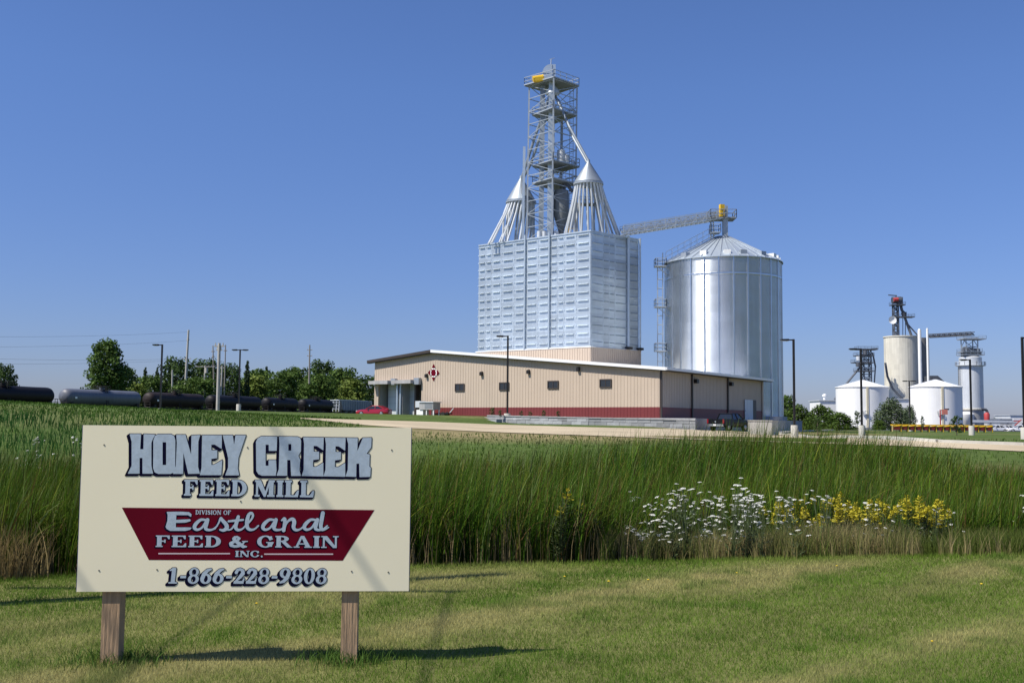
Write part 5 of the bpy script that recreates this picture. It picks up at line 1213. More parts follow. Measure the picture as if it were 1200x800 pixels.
def bogie(t, x, mt='understeel'):
    mb = MB()
    for s_ in (-.8, .8): mb.hexa([(x-1.1, s_-.08, .45), (x+1.1, s_-.08, .45), (x+1.1, s_+.08, .45), (x-1.1, s_+.08, .45), (x-.6, s_-.08, .85), (x+.6, s_-.08, .85), (x+.6, s_+.08, .85), (x-.6, s_+.08, .85)])
    mb.box((x, 0, .75), (.4, 2.0, .3)); b = mb.build('bogie', M[mt], t)
    for dx in (-.85, .85):
        for s_ in (-.73, .73): mb = MB(); mb.cyl((x+dx, s_-.06, .44), (x+dx, s_+.06, .44), .44, n=16); mb.build('wheel', M[mt], b, True)
def tank_car(m, L=15.2):
    t = thing('tank_car', 'x', 'tank car'); r = 1.48; zc = 2.72; n = 28
    prof = [(.02, -L/2+.55), (.7, -L/2+.62), (1.15, -L/2+.85), (1.4, -L/2+1.2), (r, -L/2+1.6)]+[(r+(.02 if i % 2 else 0), x) for i, x in enumerate(np.linspace(-L/2+1.9, L/2-1.9, 8))]+[(r, L/2-1.6), (1.4, L/2-1.2), (1.15, L/2-.85), (.7, L/2-.62), (.02, L/2-.55)]
    mb = MB(); mb.lathe((0, 0, zc), prof, n, 'X'); mb.build('tank', M[m], t, True)
    mb = MB(); mb.cyl((0, 0, zc+r-.1), (0, 0, zc+r+.42), .5, n=16); mb.cyl((0, 0, zc+r+.42), (0, 0, zc+r+.5), .55, n=16); mb.build('manway', M[m], t, True)
    mb = MB()
    for s_ in (-.75, .75): mb.box((0, s_, zc+r-.02), (2.6, .5, .06))
    railing(mb, [(-1.3, -1, zc+r), (1.3, -1, zc+r), (1.3, 1, zc+r), (-1.3, 1, zc+r)], .75); mb.build('platform', M['understeel'], t)
    mb = MB(); mb.box((0, 0, 1.0), (L, .6, .35))
    for e in (-1, 1): mb.box((e*(L/2-.9), 0, 1.05), (1.7, 2.8, .3)); mb.box((e*(L/2-1.9), 0, 1.35), (.5, 2.6, .7))
    mb.build('underframe', M['understeel'], t)
    for s_ in (-1.5, 1.5): mb = MB(); ladder(mb, (0, s_, 1.1), (0, s_*.75, zc+r)); mb.build('ladder', M['understeel'], t)
    for e in (-1, 1):
        mb = MB(); x = e*(L/2-.2); railing(mb, [(x, -1.3, 1.2), (x, 1.3, 1.2)], 1.0, False); mb.build('end_rail', M['understeel'], t)
        bogie(t, e*(L/2-2.4))
    mb = MB(); mb.box((-L/2+2.4, -1.52, zc-.2), (.55, .03, .35)); mb.build('placard', M['white'], t)
    return t
masters = {}
def put_car(m, t, label, L):
    o = tank_car(m, L)
    p = RA+TD*t; o.location = (p.x, p.y, ZR); o.rotation_euler = (0, 0, TZ); tag(o, label, None, 'tank cars on the railway')
def t_of(px, py=470): v = on_wall(RA, TD, px, py)-RA; return v.dot(TD)
ends = [-70, 64.5, 166, 240, 306, 349, 390]
seq = [('black', 'long black tank car at the left edge of the picture'), ('greytank', 'dull grey tank car below the tall lone tree'), ('browntank', 'rusty brown black tank car right of the grey one'), ('black', 'black tank car behind the thick grey pole'), ('black', 'black tank car just right of the twin headed lamp post'), ('black', 'black tank car with bright end beside the grey hopper car')]
tprev = t_of(166) ; t0 = t_of(66)
Lc = 16.6
for (m, lb), (ta, tb_) in zip(seq, ((-24, -.9), (.9, 22.6), (24.2, 43.7), (45.2, 66.0), (67.6, 82.8), (84.4, 100.8))): put_car(m, t0+(ta+tb_)/2, lb, tb_-ta)
# hopper car at the right end
def hopper():
    t = thing('hopper_car', 'grey covered hopper car with pale end frame beside the warehouse', 'hopper car'); L = 20
    mb = MB(); mb.hexa([(-L/2+2.2, -1.5, 1.6), (L/2-2.2, -1.5, 1.6), (L/2-2.2, 1.5, 1.6), (-L/2+2.2, 1.5, 1.6), (-L/2+.9, -1.55, 4.3), (L/2-.9, -1.55, 4.3), (L/2-.9, 1.55, 4.3), (-L/2+.9, 1.55, 4.3)]); b = mb.build('body', M['hopper'], t)
    for i in range(12): x = -L/2+2.4+i*(L-4.8)/11; [MB().box((x, y_, 2.95), (.12, .12, 2.6)).build('side_post', M['hopper'], b) for y_ in (-1.56, 1.56)]
    mb = MB(); mb.box((0, 0, 4.36), (L-2.2, 1.1, .14)); mb.build('roof_walk', M['whitegrey'], t)
    for i in range(4): x = -4.5+3*i; mb = MB(); mb.hexa([(x-.4, -.4, .6), (x+.4, -.4, .6), (x+.4, .4, .6), (x-.4, .4, .6), (x-1.3, -1.4, 1.6), (x+1.3, -1.4, 1.6), (x+1.3, 1.4, 1.6), (x-1.3, 1.4, 1.6)]); mb.build('discharge_hopper', M['hopper'], t)
    for e in (-1, 1):
        mb = MB(); x = e*(L/2-.2)
        for y in (-1.35, -.5, .5, 1.35): mb.bar((x, y, 1.1), (x-e*.3, y, 4.2), .14)
        for z in (1.9, 2.8, 3.6): mb.bar((x-e*.1, -1.35, z), (x-e*.1, 1.35, z), .1)
        mb.bar((x-e*.3, -1.4, 4.25), (x-e*.3, 1.4, 4.25), .5, .2); mb.build('end_frame', M['whitegrey'], t); bogie(t, e*(L/2-2.2))
    mb = MB(); mb.box((0, 0, 1.0), (L, .6, .3)); 
    for e in (-1, 1): mb.box((e*(L/2-.9), 0, 1.05), (1.6, 2.8, .25))
    mb.build('underframe', M['understeel'], t); return t
hc = hopper(); p = RA+TD*(t0+102.4+10); hc.location = (p.x, p.y, ZR); hc.rotation_euler = (0, 0, TZ)
# ------------------------------------------------------------------ plant beyond the yard on the right
def tank(px0, px1, eave, peak, Y, label, zb=.2):
    a, b = P(px0, eave+20, Y), P(px1, eave+20, Y); cx = (a.x+b.x)/2; r = (b.x-a.x)/2; z1 = P((px0+px1)/2, eave, Y).z; zp = P((px0+px1)/2, peak, Y).z
    o = thing('storage_tank', label, 'tank', (cx, Y, zb)); mb = MB(); mb.lathe((cx, Y, zb), [(r, -.5), (r, z1-zb)], 56); mb.build('shell', M['white'], o, True)
    mb = MB(); mb.lathe((cx, Y, z1), [(r+.25, -.15), (r+.25, .02), (.4, zp-z1), (.01, zp-z1)], 40); rf = mb.build('roof', M['white'], o)
    mb = MB()
    for i in range(20): t = 2*math.pi*i/20; mb.bar((cx+(r+.2)*math.cos(t), Y+(r+.2)*math.sin(t), z1+.04), (cx+.4*math.cos(t), Y+.4*math.sin(t), zp), .14)
    mb.build('roof_rib', M['whitegrey'], rf)
    mb = MB(); t = -math.pi/2-.12; x, y = cx+(r+.1)*math.cos(t), Y+(r+.1)*math.sin(t); mb.box((x, y, (zb+z1)/2), (.7, .3, z1-zb)); mb.build('down_chute', mat('stained cream', (.62, .56, .40), .8), o)
    mb = MB(); x, y = cx+(r+.5)*math.cos(t-.1), Y+(r+.5)*math.sin(t-.1); mb.box((x, y, zb+(z1-zb)*.36), (1.6, .8, .15)); railing(mb, [(x-.8, y-.4, zb+(z1-zb)*.36), (x+.8, y-.4, zb+(z1-zb)*.36), (x+.8, y+.4, zb+(z1-zb)*.36), (x-.8, y+.4, zb+(z1-zb)*.36)], 1.1); mb.build('landing', M['whitegrey'], o)
    return cx, r
tank(980.7, 1040, 453.8, 445, 380, 'left white cylindrical tank with shallow cone roof')
tank(1067, 1125.7, 453.5, 444.6, 372, 'right white cylindrical tank with shallow cone roof')
# low white buildings behind
def shed(px0, px1, top, Y, dep, label, m='white'):
    a, b = P(px0, top, Y), P(px1, top, Y); o = thing('shed', label, 'shed', ((a.x+b.x)/2, Y, 0)); w = b.x-a.x
    mb = MB(); mb.box(((a.x+b.x)/2, Y+dep/2, a.z/2), (w, dep, a.z)); mb.build('wall', M[m], o)
    mb = MB(); mb.box(((a.x+b.x)/2, Y+dep/2, a.z+.15), (w+.8, dep+.8, .29)); mb.build('roof', M['whitegrey'], o); return a
shed(961, 984, 469.5, 405, 14, 'low white building left of the left white tank'); shed(1024, 1068, 467.5, 410, 16, 'low white building between the two white tanks')
mb = MB(); p = P(969, 469, 405); o = thing('roof_ventilator', 'small white ventilator on the low building left of the tanks', 'ventilator', p); mb.lathe((p.x, 408, p.z+.3), [(.5, 0), (.5, 1.2), (.9, 1.3), (.9, 1.9), (.1, 2.3), (.01, 2.3)], 12); mb.build('cowl', M['white'], o, True)
# concrete silo
YS = 430
a, b = P(1037, 420, YS), P(1091.8, 420, YS); sx, sr = (a.x+P(1076, 420, YS).x)/2, (P(1076, 420, YS).x-a.x)/2; z1 = P(1060, 394.5, YS).z
si = thing('concrete_silo', 'tall round beige concrete silo with dark legs tower on top', 'silo', (sx, YS, 0))
mb = MB(); r = random.Random(4); hh = 2.2; z = -.5
while z < z1-.1:
    zz = min(z+hh, z1)
    for i in range(40):
        t0_, t1_ = 2*math.pi*i/40, 2*math.pi*(i+1)/40; q = lambda t, h_: (sx+sr*math.cos(t), YS+sr*math.sin(t), h_)
        mb.add([q(t0_, z), q(t1_, z), q(t1_, zz), q(t0_, zz)], [(0,1,2,3)], tint=r.uniform(.93, 1.05)*(.9 if i % 10 == 0 else 1))
    z = zz
mb.build('shell', M['silo'], si, recalc=False)
mb = MB(); mb.lathe((sx, YS, z1), [(sr+.1, -.5), (sr+.25, -.4), (sr+.25, .05), (.01, .2)], 40); mb.build('rim', M['silo'], si)
x2 = (P(1076, 420, YS).x+b.x)/2; w2 = b.x-P(1076, 420, YS).x
mb = MB(); mb.lathe((x2-1.5, YS+3.5, 0), [(w2/2+1.6, -.5), (w2/2+1.6, z1-.3), (.01, z1-.2)], 28); mb.build('side_silo', mat('darker silo concrete', (.22, .215, .21), .9, var=.1, scale=.15, streak=.15), si, True)
mb = MB(); pts = [P(1037.5, 425, YS-sr-.3), P(1040, 441, YS-sr-.8), P(1046, 455, YS-sr-1), P(1058, 468, YS-sr-1)]; mb.tube(pts, .45, 8); mb.build('drain_pipe', M['steelblue'], si, True)
def lattice(name, label, cat, px0, px1, ytop, ybot, Y, lev, decks, m='steelblue', th=.35):
    a, b = P(px0, ybot, Y), P(px1, ybot, Y); zt_ = P((px0+px1)/2, ytop, Y).z; zb = a.z; w = b.x-a.x; o = thing(name, label, cat, ((a.x+b.x)/2, Y, zb))
    cs = [(a.x, Y-w/2), (b.x, Y-w/2), (b.x, Y+w/2), (a.x, Y+w/2)]
    for c in cs: mb = MB(); mb.bar((*c, zb-.2), (*c, zt_), th); mb.build('leg', M[m], o)
    for i in range(4):
        mb = MB(); c, d = cs[i], cs[(i+1) % 4]
        for k in range(lev):
            z0, z1_ = zb+(zt_-zb)*k/lev, zb+(zt_-zb)*(k+1)/lev; mb.bar((*c, z1_), (*d, z1_), th*.7)
            mb.bar((*(c if k % 2 else d), z0), (*(d if k % 2 else c), z1_), th*.6)
        mb.build('bracing', M[m], o)
    for (yd, e) in decks:
        z = P((px0+px1)/2, yd, Y).z; mb = MB(); mb.box(((a.x+b.x)/2+e[1], Y, z), (w+e[0], w+2, .35)); d_ = mb.build('platform', M[m], o)
        mb = MB(); x0_, x1_ = (a.x+b.x)/2+e[1]-(w+e[0])/2, (a.x+b.x)/2+e[1]+(w+e[0])/2; railing(mb, [(x0_, Y-w/2-1, z), (x1_, Y-w/2-1, z), (x1_, Y+w/2+1, z), (x0_, Y+w/2+1, z)], 1.2, True, .035, 2.5); mb.build('railing', M[m], d_)
    return o
lt = lattice('silo_tower', 'dark lattice elevator tower on the beige concrete silo with white dish', 'elevator tower', 1047.3, 1052.6, 357, 395, YS, 8, [(357.5, (3.5, .8)), (371.5, (6.0, 3.2))])
hd = P(1049, 352, YS); mb = MB(); mb.cyl((hd.x-1.2, YS, hd.z), (hd.x+2.4, YS, hd.z+.2), 1.4, n=14); mb.box((hd.x+1.8, YS, hd.z-.2), (2, 2, 3)); mb.build('head_drum', M['steelblue'], lt, True)
mb = MB(); mb.cyl((hd.x-1.2, YS-1.6, hd.z+.1), (hd.x+.6, YS-1.6, hd.z+.2), .8, n=10); mb.build('motor', M['rustred'], lt, True)
mb = MB(); mb.bar(P(1041, 345.6, YS), P(1051, 346.5, YS), .4); mb.bar(P(1050, 346, YS), P(1050, 352, YS), .3); mb.build('jib', M['steelblue'], lt)
mb = MB(); dc_ = P(1045.5, 375, YS-2.5); mb.lathe((0, 0, 0), [(.01, 0), (.9, .12), (1.6, .5)], 20); mb.v = [(dc_.x+v[0], dc_.y-v[2], dc_.z+v[1]) for v in mb.v]; mb.cyl(dc_+Vector((0, .1, 0)), dc_+Vector((1.2, 1.8, 0)), .25, n=8); mb.build('dish', M['white'], lt, True)
mb = MB(); mb.tube([P(1055, 355, YS), P(1057, 364, YS), P(1060, 367, YS)], .6, 8); mb.cyl(P(1059, 366, YS), P(1060, 371, YS), 1.2, .8, 10); mb.tube([P(1060, 371, YS), P(1068.5, 394.5, YS)], .55, 8); mb.tube([P(1064, 380, YS), P(1075.5, 393, YS)], .28, 6); mb.build('down_spout', M['steelblue'], lt, True)
mb = MB()
for x in (1058, 1061): mb.bar(P(x, 372, YS+2), P(x, 395, YS+2), .22)
mb.build('support_post', M['steelblue'], lt)
# white stacks
for px, yt in ((1077.4, 386.5), (1086.6, 385.5)):
    p = P(px, yt, 400); o = thing('white_stack', 'tall thin white stack, %s of the two beside the beige silo' % ('left and thicker' if px < 1080 else 'right and thinner'), 'stack', (p.x, 400, .2), group='white stacks'); mb = MB(); r_ = .66 if px < 1080 else .42; mb.cyl((p.x, 400, 0), p, r_, n=14); mb.build('pipe', M['white'], o, True)
    mb = MB(); mb.cyl(p, p+UP*.4, r_*.8, r_*.5, n=12); mb.build('cap', M['whitegrey'], o, True)
mb = MB(); p = P(1097, 445, 420); o = thing('dark_hopper', 'dark sloping hopper behind the right white tank', 'hopper', (p.x, 420, 0)); c = [P(1090, 440, 420), P(1099, 440, 420), P(1107, 447, 420), P(1090, 452, 420)]; mb.prism([x for x in c], Vector((0, 6, 0))); mb.build('chute', M['steelblue'], o)
for x in (1091, 1105): mb = MB(); mb.bar(P(x, 448, 423), (P(x, 448, 423).x, 423, 0), .5); mb.build('leg', M['steelblue'], o)
# bridge conveyor to the steel silo
o = thing('bridge_conveyor', 'dark bridge conveyor from the beige silo to the steel silo', 'conveyor', P(1115, 393, YS)); a, b = P(1088, 395.5, YS-4), P(1140, 392.8, 402); dv2 = (b-a).normalized(); sv2 = Vector((-dv2.y, dv2.x, 0)).normalized(); mb = MB(); L = (b-a).length
for s_ in (-.8, .8):
    for z in (0, 1.25): mb.bar(a+sv2*s_+UP*z, b+sv2*s_+UP*z, .3)
    for i in range(16): mb.bar(a+dv2*L*i/16+sv2*s_+UP*(1.25 if i % 2 else 0), a+dv2*L*(i+1)/16+sv2*s_+UP*(0 if i % 2 else 1.25), .16)
mb.build('truss', M['steelblue'], o); mb = MB(); mb.fbox(a, dv2, UP, sv2, 0, L, .25, .8, -.5, .5); mb.build('trough', M['steelblue'], o)
# steel silo
Y2 = 400; a, b = P(1124.2, 450, Y2), P(1151.3, 450, Y2); cx, r_ = (a.x+b.x)/2, (b.x-a.x)/2; zt_ = P(1137, 417, Y2).z; zr = P(1137, 428, Y2).z; zl = P(1137, 479, Y2).z
o = thing('steel_silo', 'tall pale grey steel silo with ringed catwalk right of the white tanks', 'silo', (cx, Y2, .2))
mb = MB(); mb.lathe((cx, Y2, 0), [(r_, zl), (r_, zr), (r_*.93, zr+.1), (r_*.93, zt_-.6), (r_*.6, zt_), (.01, zt_+.2)], 36); mb.build('shell', M['whitegrey'], o, True)
mb = MB(); mb.lathe((cx, Y2, 0), [(r_*.97, -.5), (r_*.97, zl-.02)], 32); mb.build('skirt', M['concrete_grey'], o, True)
mb = MB(); mb.lathe((cx, Y2, zr), [(r_, -.4), (r_+1.0, -.2), (r_+1.0, 0), (r_, 0)], 32); mb.build('catwalk', M['whitegrey'], o)
mb = MB(); railing(mb, [(cx+(r_+.95)*math.cos(t), Y2+(r_+.95)*math.sin(t), zr) for t in np.linspace(0, 2*math.pi, 17)[:-1]], 1.2, True, .06, 1.6); mb.build('railing', M['whitegrey'], o)
mb = MB(); mb.lathe((cx, Y2, zl), [(r_+.05, -.4), (r_+.4, -.3), (r_+.4, .1), (r_+.05, .2)], 32); mb.build('ring_beam', M['concrete'], o)
mb = MB(); ladder(mb, (a.x-.3, Y2-1, zl), (a.x-.3, Y2-1, zr), .7, .6, Vector((0, 1, 0))); mb.bar((a.x-.7, Y2-1, zl), (a.x-.7, Y2-1, zr), .2); mb.build('ladder', M['grate'], o)
lattice('head_frame', 'open steel head frame with dark platforms on the steel silo', 'head frame', 1129.5, 1143.2, 396, 417, Y2, 2, [(397.5, (4, .8)), (412.5, (2.5, 0)), (416, (3.5, .3))], 'galv_dark', .3)
mb = MB(); p = P(1138, 409, Y2); o = thing('fan_unit', 'dark fan housing on the head frame of the steel silo', 'fan', p); mb.cyl(p+Vector((-3, 0, -.4)), p+Vector((3, 0, -.8)), 1.1, 1.0, 12); mb.box(p+Vector((0, 0, -1.6)), (6.5, 3, .8)); mb.build('housing', M['steelblue'], o, True)
for x in (1133, 1137): mb = MB(); p = P(x, 386+.6*(x-1133), 401); 
p = P(1131, 490, 396); mb = MB(); o = thing('white_hopper', 'white half round hopper at the foot of the steel silo', 'hopper', (p.x, 396, 0)); mb.lathe((p.x, 396, 0), [(.8, 0), (1.2, 1.2), (3.0, 3.6), (3.2, 6), (2.6, 6.8), (.01, 7)], 20); mb.build('shell', M['white'], o, True)
# second lattice tower behind the left tank
t2 = lattice('elevator_tower', 'dark lattice elevator tower rising behind the left white tank', 'elevator tower', 1011.5, 1020, 409.5, 450, 420, 7, [(409.5, (5, 0)), (417, (4, -1)), (425, (5, -1.5)), (435, (4, -1))])
mb = MB(); mb.bar(P(1022.5, 413, 420), P(1026, 430, 420), .5); mb.bar(P(1026, 428, 420), P(1024.5, 450, 420), .4); mb.bar(P(1021, 408.8, 420), P(1028, 408.4, 420), .5); mb.build('side_spout', M['steelblue'], t2)
mb = MB(); mb.tube([P(1008, 430, 420), P(994, 447, 420), P(978, 468, 420)], .4, 6); mb.build('down_spout', M['steelblue'], t2)
for x, y in ((1006, 420), (1005.5, 427), (1014, 413)): mb = MB(); p = P(x, y, 418); mb.lathe((p.x, 418, p.z), [(.01, -1.0), (.9, -.8), (.9, .8), (.01, 1)], 12); mb.build('drum', M['whitegrey'] if y == 420 else M['steelblue'], t2, True)
# long row of maroon and yellow units
U = thing('implement', 'x', 'implement')
mb = MB(); mb.hexa([(-.52, -.45, .42), (.40, -.45, .42), (.40, .45, .42), (-.52, .45, .42), (-.46, -.5, 1.05), (.46, -.5, 1.05), (.46, .5, 1.05), (-.46, .5, 1.05)]); mb.build('body', M['unitmaroon'], U)
mb = MB(); mb.box((0, 0, 1.20), (1.28, .9, .20)); mb.cyl((-.5, -.46, .95), (.5, -.46, 1.1), .07, n=6); mb.build('top_beam', M['yellow'], U)
for x in (-.62, .62): mb = MB(); mb.box((x, -.3, .55), (.12, .2, 1.1)); mb.build('stand', mat('pale stand', (.6, .5, .25), .6) if x < 0 else M['yellow'], U)
N_ = 14
for i in range(N_):
    px = 1050+i*(1157-1050)/(N_-1); o = U if i == 0 else copy_tree(U); p = at(px, 505, 160+3*i/N_); zb = P(px, 507.6-1.0*(1-i/N_), p.y).z; o.location = (p.x, p.y, zb); s = 1.02; o.scale = (s, s, s*.93)
    lb = 'leftmost maroon and yellow unit of the long row' if i == 0 else ('rightmost maroon and yellow unit of the long row, next to the white cars' if i == N_-1 else 'maroon unit with yellow top beam inside the long row before the tanks')
    tag(o, lb, None, 'row of maroon and yellow units')
# red post with box, pipe rack, far buildings
p = at(1102.2, 500, 190); top = P(1102, 480, 190); o = thing('red_post', 'slim red post with a red box and arm before the right white tank', 'post', p); mb = MB(); mb.bar((p.x, 190, .5), (p.x, 190, top.z), .16); mb.build('pole', M['rustred'], o)
mb = MB(); mb.box(P(1107, 482.5, 190), (.9, .5, .9)); mb.build('control_box', mat('faded red', (.55, .18, .15), .6), o); mb = MB(); mb.bar(P(1102, 480.5, 190), P(1111, 479.6, 190), .12); mb.box(P(1109.5, 479.4, 190), (.7, .4, .25)); mb.build('arm', M['darkmetal'], o)
o = thing('pipe_rack', 'pale grey pipe rack on posts at the right edge behind the white cars', 'pipe rack', P(1165, 500, 240)); mb = MB(); mb.bar(P(1139, 493.2, 240), P(1215, 494.2, 240), .5, .55); mb.bar(P(1139, 495, 240), P(1215, 496, 240), .18); mb.build('beam', M['whitegrey'], o)
for x in (1141, 1161, 1181, 1199): a = P(x, 494, 240); mb = MB(); mb.bar((a.x, 240, 0), a, .35); mb.build('post', M['concrete_grey'], o)
o = thing('stair_tower', 'white metal stair with red trim at the right edge', 'stair', P(1192, 500, 236)); mb = MB(); mb.bar(P(1190, 499, 236), P(1198, 492, 236), .3); mb.bar(P(1192, 499.5, 236), P(1200, 492.5, 236), .3); mb.bar(P(1187, 490.8, 236), P(1210, 490.8, 236), .3); mb.build('flight', M['white'], o); mb = MB(); mb.bar(P(1188, 493, 236), P(1205, 493, 236), .2); mb.bar(P(1189, 498.5, 235.5), P(1197, 491.5, 235.5), .18); mb.build('handrail', M['rustred'], o)
for px0, px1, top, Y, lb, m in ((1157, 1172, 491, 420, 'low pale distant building right of the steel silo', 'whitegrey'), (1184, 1215, 486.5, 620, 'large hazy distant building at the right edge', 'whitegrey'), (1172, 1186, 491, 560, 'low distant grey building near the right edge', 'concrete_grey')): shed(px0, px1, top, Y, 20, lb, m)
mb = MB(); p = P(1156.5, 488.5, 380); o = thing('red_tank', 'small red tank by the foot of the steel silo', 'tank', p); mb.lathe((p.x, 380, p.z), [(.01, -1.8), (.9, -1.5), (1, 1.0), (.6, 1.6), (.01, 1.7)], 14); mb.build('body', M['rustred'], o, True); mb = MB(); mb.tube([P(1150, 479, 384), P(1156, 480, 384), P(1158, 486, 384)], .5, 8); mb.build('pipe', M['steelblue'], o, True)
for i, (px, yt, w) in enumerate(((1168, 489, 14), (1180, 488.5, 16), (1200, 489, 26))): tree('dark', px, yt, 640+20*i, w, ['far dark tree right of the steel silo', 'far dark tree in front of the hazy building', 'far dark trees at the right edge of the horizon'][i], 'far trees on the right horizon', 496)

# ------------------------------------------------------------------ vehicles
def wheel(root, x, y, r, w, s):
    mb = MB(); mb.cyl((x, y-w/2, r), (x, y+w/2, r), r, n=22); t = mb.build('wheel', M['tyre'], root, True)
    mb = MB(); mb.cyl((x, y+s*(w/2+.004), r), (x, y+s*(w/2+.02), r), r*.64, r*.58, n=16); mb.build('rim', M['rim'], t, True)
def loft(mb, secs):       # secs: list of cross-sections (x, [(y, z)...]) symmetric halves mirrored
    n = len(secs[0][1]); vs = []; 
    for x, h in secs: vs += [(x, y, z) for y, z in h]+[(x, -y, z) for y, z in h[::-1]]
    k = 2*n; fs = []
    for i in range(len(secs)-1):
        for j in range(k): fs.append((i*k+j, i*k+(j+1) % k, (i+1)*k+(j+1) % k, (i+1)*k+j))
    fs += [tuple(range(k))[::-1], tuple(range((len(secs)-1)*k, len(secs)*k))]
    return mb.add(vs, fs)
def coupe(paint, name, label):
    t = thing(name, label, 'car'); W_ = .86
    def sec(x, zt_, wl_=1.0): w = W_*wl_; return (x, [(w*.86, .22), (w, .36), (w, .60), (w*.95, zt_-.06), (w*.78, zt_)])
    mb = MB(); loft(mb, [sec(-2.2, .62, .72), sec(-2.1, .72, .86), sec(-1.6, .82, .98), sec(-.9, .88), sec(.2, .92), sec(1.2, .95), sec(1.75, .98, .98), sec(2.1, .95, .90), sec(2.22, .80, .78)]); mb.build('body', M[paint], t, True)
    mb = MB(); g = lambda x, w, z: [(x, w, z), (x, -w, z)]
    def cab(xs, wb, wt, zb, zt_, mb): x0, x1, x2, x3 = xs; mb.hexa([(x0, -wb, zb), (x3, -wb, zb), (x3, wb, zb), (x0, wb, zb), (x1, -wt, zt_), (x2, -wt, zt_), (x2, wt, zt_), (x1, wt, zt_)])
    cab((-.85, -.05, .85, 1.75), .76, .56, .90, 1.32, mb); mb.build('windows', M['glass'], t)
    mb = MB(); mb.hexa([(-.1, -.575, 1.30), (.9, -.575, 1.30), (.9, .575, 1.30), (-.1, .575, 1.30), (-.02, -.52, 1.37), (.82, -.52, 1.37), (.82, .52, 1.37), (-.02, .52, 1.37)])
    for s_ in (-1, 1): mb.bar((-.85, s_*.77, .90), (-.07, s_*.575, 1.33), .07); mb.bar((1.75, s_*.77, .94), (.87, s_*.575, 1.33), .12); mb.bar((.45, s_*.77, .90), (.42, s_*.575, 1.33), .06)
    mb.build('roof', M[paint], t)
    for s_ in (-1, 1):
        mb = MB(); mb.box((-2.08, s_*.55, .66), (.16, .3, .13)); mb.build('headlight', M['headlight'], t); mb = MB(); mb.box((2.17, s_*.55, .80), (.1, .34, .14)); mb.build('taillight', M['taillight'], t)
        for x in (-1.38, 1.32): wheel(t, x, s_*.76, .32, .2, s_)
        mb = MB(); mb.box((-.55, s_*.92, .98), (.14, .16, .11)); mb.build('mirror', M[paint], t)
    mb = MB(); mb.box((-2.205, 0, .45), (.03, .9, .14)); mb.build('grille', M['understeel'], t)
    return t
rc_ = coupe('redcar', 'red_car', 'small red two door car parked at the left corner of the warehouse')
p = P(438, 485, 126); rc_.location = (p.x, 126, P(438, 487.6, 126).z); rc_.rotation_euler = (0, 0, R(-14)); rc_.scale = (.92, .92, .92)
wc = coupe('whitecar', 'parked_car', 'x')
for i, (px, Y, rz) in enumerate(((1167, 205, 8), (1178, 212, 2), (1194, 204, -4))):
    o = wc if i == 0 else copy_tree(wc); p = at(px, 503, Y); o.location = (p.x, Y, P(px, 506.3, Y).z); o.rotation_euler = (0, 0, R(rz)); tag(o, ['white car, leftmost of the three at the right end of the unit row', 'white car, middle of the three under the pipe rack', 'white car at the right edge of the picture under the stair'][i], None, 'white cars at the right')
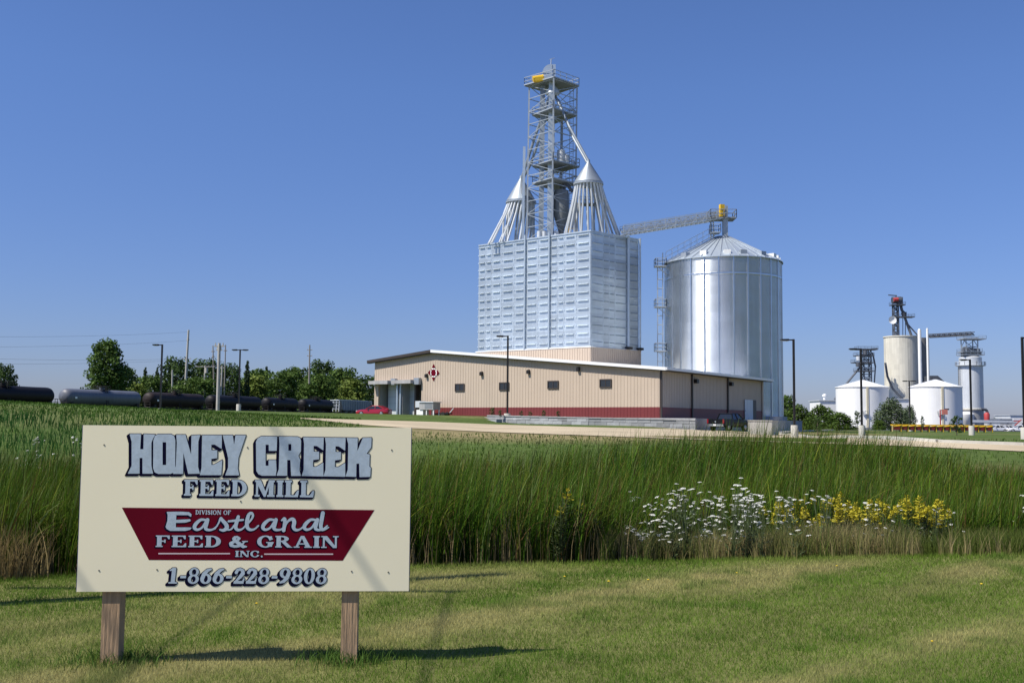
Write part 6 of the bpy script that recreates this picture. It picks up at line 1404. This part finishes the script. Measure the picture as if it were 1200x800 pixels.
def pickup():
    t = thing('pickup_truck', 'black pickup truck with chrome rear bumper parked by the warehouse side', 'pickup truck'); W_ = .97
    def sec(x, zt_, zb=.48, w=W_): return (x, [(w*.90, zb), (w, zb+.12), (w, .95), (w*.97, zt_-.05), (w*.90, zt_)])
    mb = MB(); loft(mb, [sec(-2.75, 1.02, .5, .86), sec(-2.65, 1.10, .46), sec(-1.9, 1.18), sec(-1.35, 1.22)]); loft(mb, [sec(-1.349, 1.22), sec(.85, 1.22)]); mb.build('body', M['blackcar'], t, True)
    mb = MB()      # bed: floor, sides, tailgate
    for s_ in (-1, 1): mb.hexa([(.853, s_*.97-.05, .55), (2.72, s_*.97-.05, .55), (2.72, s_*.97+.05, .55), (.853, s_*.97+.05, .55), (.853, s_*.94-.05, 1.24), (2.72, s_*.94-.05, 1.24), (2.72, s_*.94+.05, 1.24), (.853, s_*.94+.05, 1.24)])
    mb.box((1.78, 0, .72), (1.84, 1.80, .1)); mb.build('bed', M['blackcar'], t)
    mb = MB(); mb.box((2.76, 0, .92), (.07, 1.62, .62)); tg = mb.build('tailgate', M['blackcar'], t); mb = MB(); mb.cyl((2.795, 0, .95), (2.81, 0, .95), .09, n=12); mb.build('badge', M['chrome'], tg, True)
    mb = MB(); mb.hexa([(-1.5, -.90, 1.205), (.80, -.90, 1.205), (.80, .90, 1.205), (-1.5, .90, 1.205), (-.75, -.70, 1.78), (.62, -.70, 1.78), (.62, .70, 1.78), (-.75, .70, 1.78)]); mb.build('windows', M['glass'], t)
    mb = MB(); mb.hexa([(-.82, -.72, 1.77), (.68, -.72, 1.77), (.68, .72, 1.77), (-.82, .72, 1.77), (-.70, -.66, 1.86), (.58, -.66, 1.86), (.58, .66, 1.86), (-.70, .66, 1.86)])
    for s_ in (-1, 1):
        for x0, x1 in ((-1.5, -.78), (-.25, -.1), (.82, .64)): mb.bar((x0, s_*.91, 1.21), (x1, s_*.71, 1.78), .09)
    mb.build('roof', M['blackcar'], t)
    mb = MB(); mb.box((2.88, 0, .60), (.16, 1.86, .22)); bp = mb.build('bumper', M['chrome'], t); mb = MB(); mb.box((2.975, 0, .62), (.02, .34, .17)); mb.build('number_plate', M['plate'], bp)
    for s_ in (-1, 1):
        mb = MB(); mb.box((2.74, s_*.90, 1.0), (.12, .16, .42)); mb.build('taillight', M['taillight'], t); mb = MB(); mb.box((-2.72, s_*.72, .88), (.12, .36, .2)); mb.build('headlight', M['headlight'], t)
        for x in (-1.75, 1.75): wheel(t, x, s_*.86, .39, .26, s_)
        mb = MB(); mb.box((-1.05, s_*1.08, 1.28), (.14, .2, .2)); mb.build('mirror', M['blackcar'], t)
    mb = MB(); mb.box((.2, 0, .5), (4.6, 1.3, .2)); mb.build('chassis', M['understeel'], t)
    return t
tk = pickup(); p = P(854, 500, 96); tk.location = (p.x, 96, P(854, 504.8, 96).z); tk.rotation_euler = (0, 0, R(180+38)); tk.scale = (.92, .92, .92)
tk.rotation_euler = (0, 0, R(180+50)); tk.scale = (.86, .86, .86)
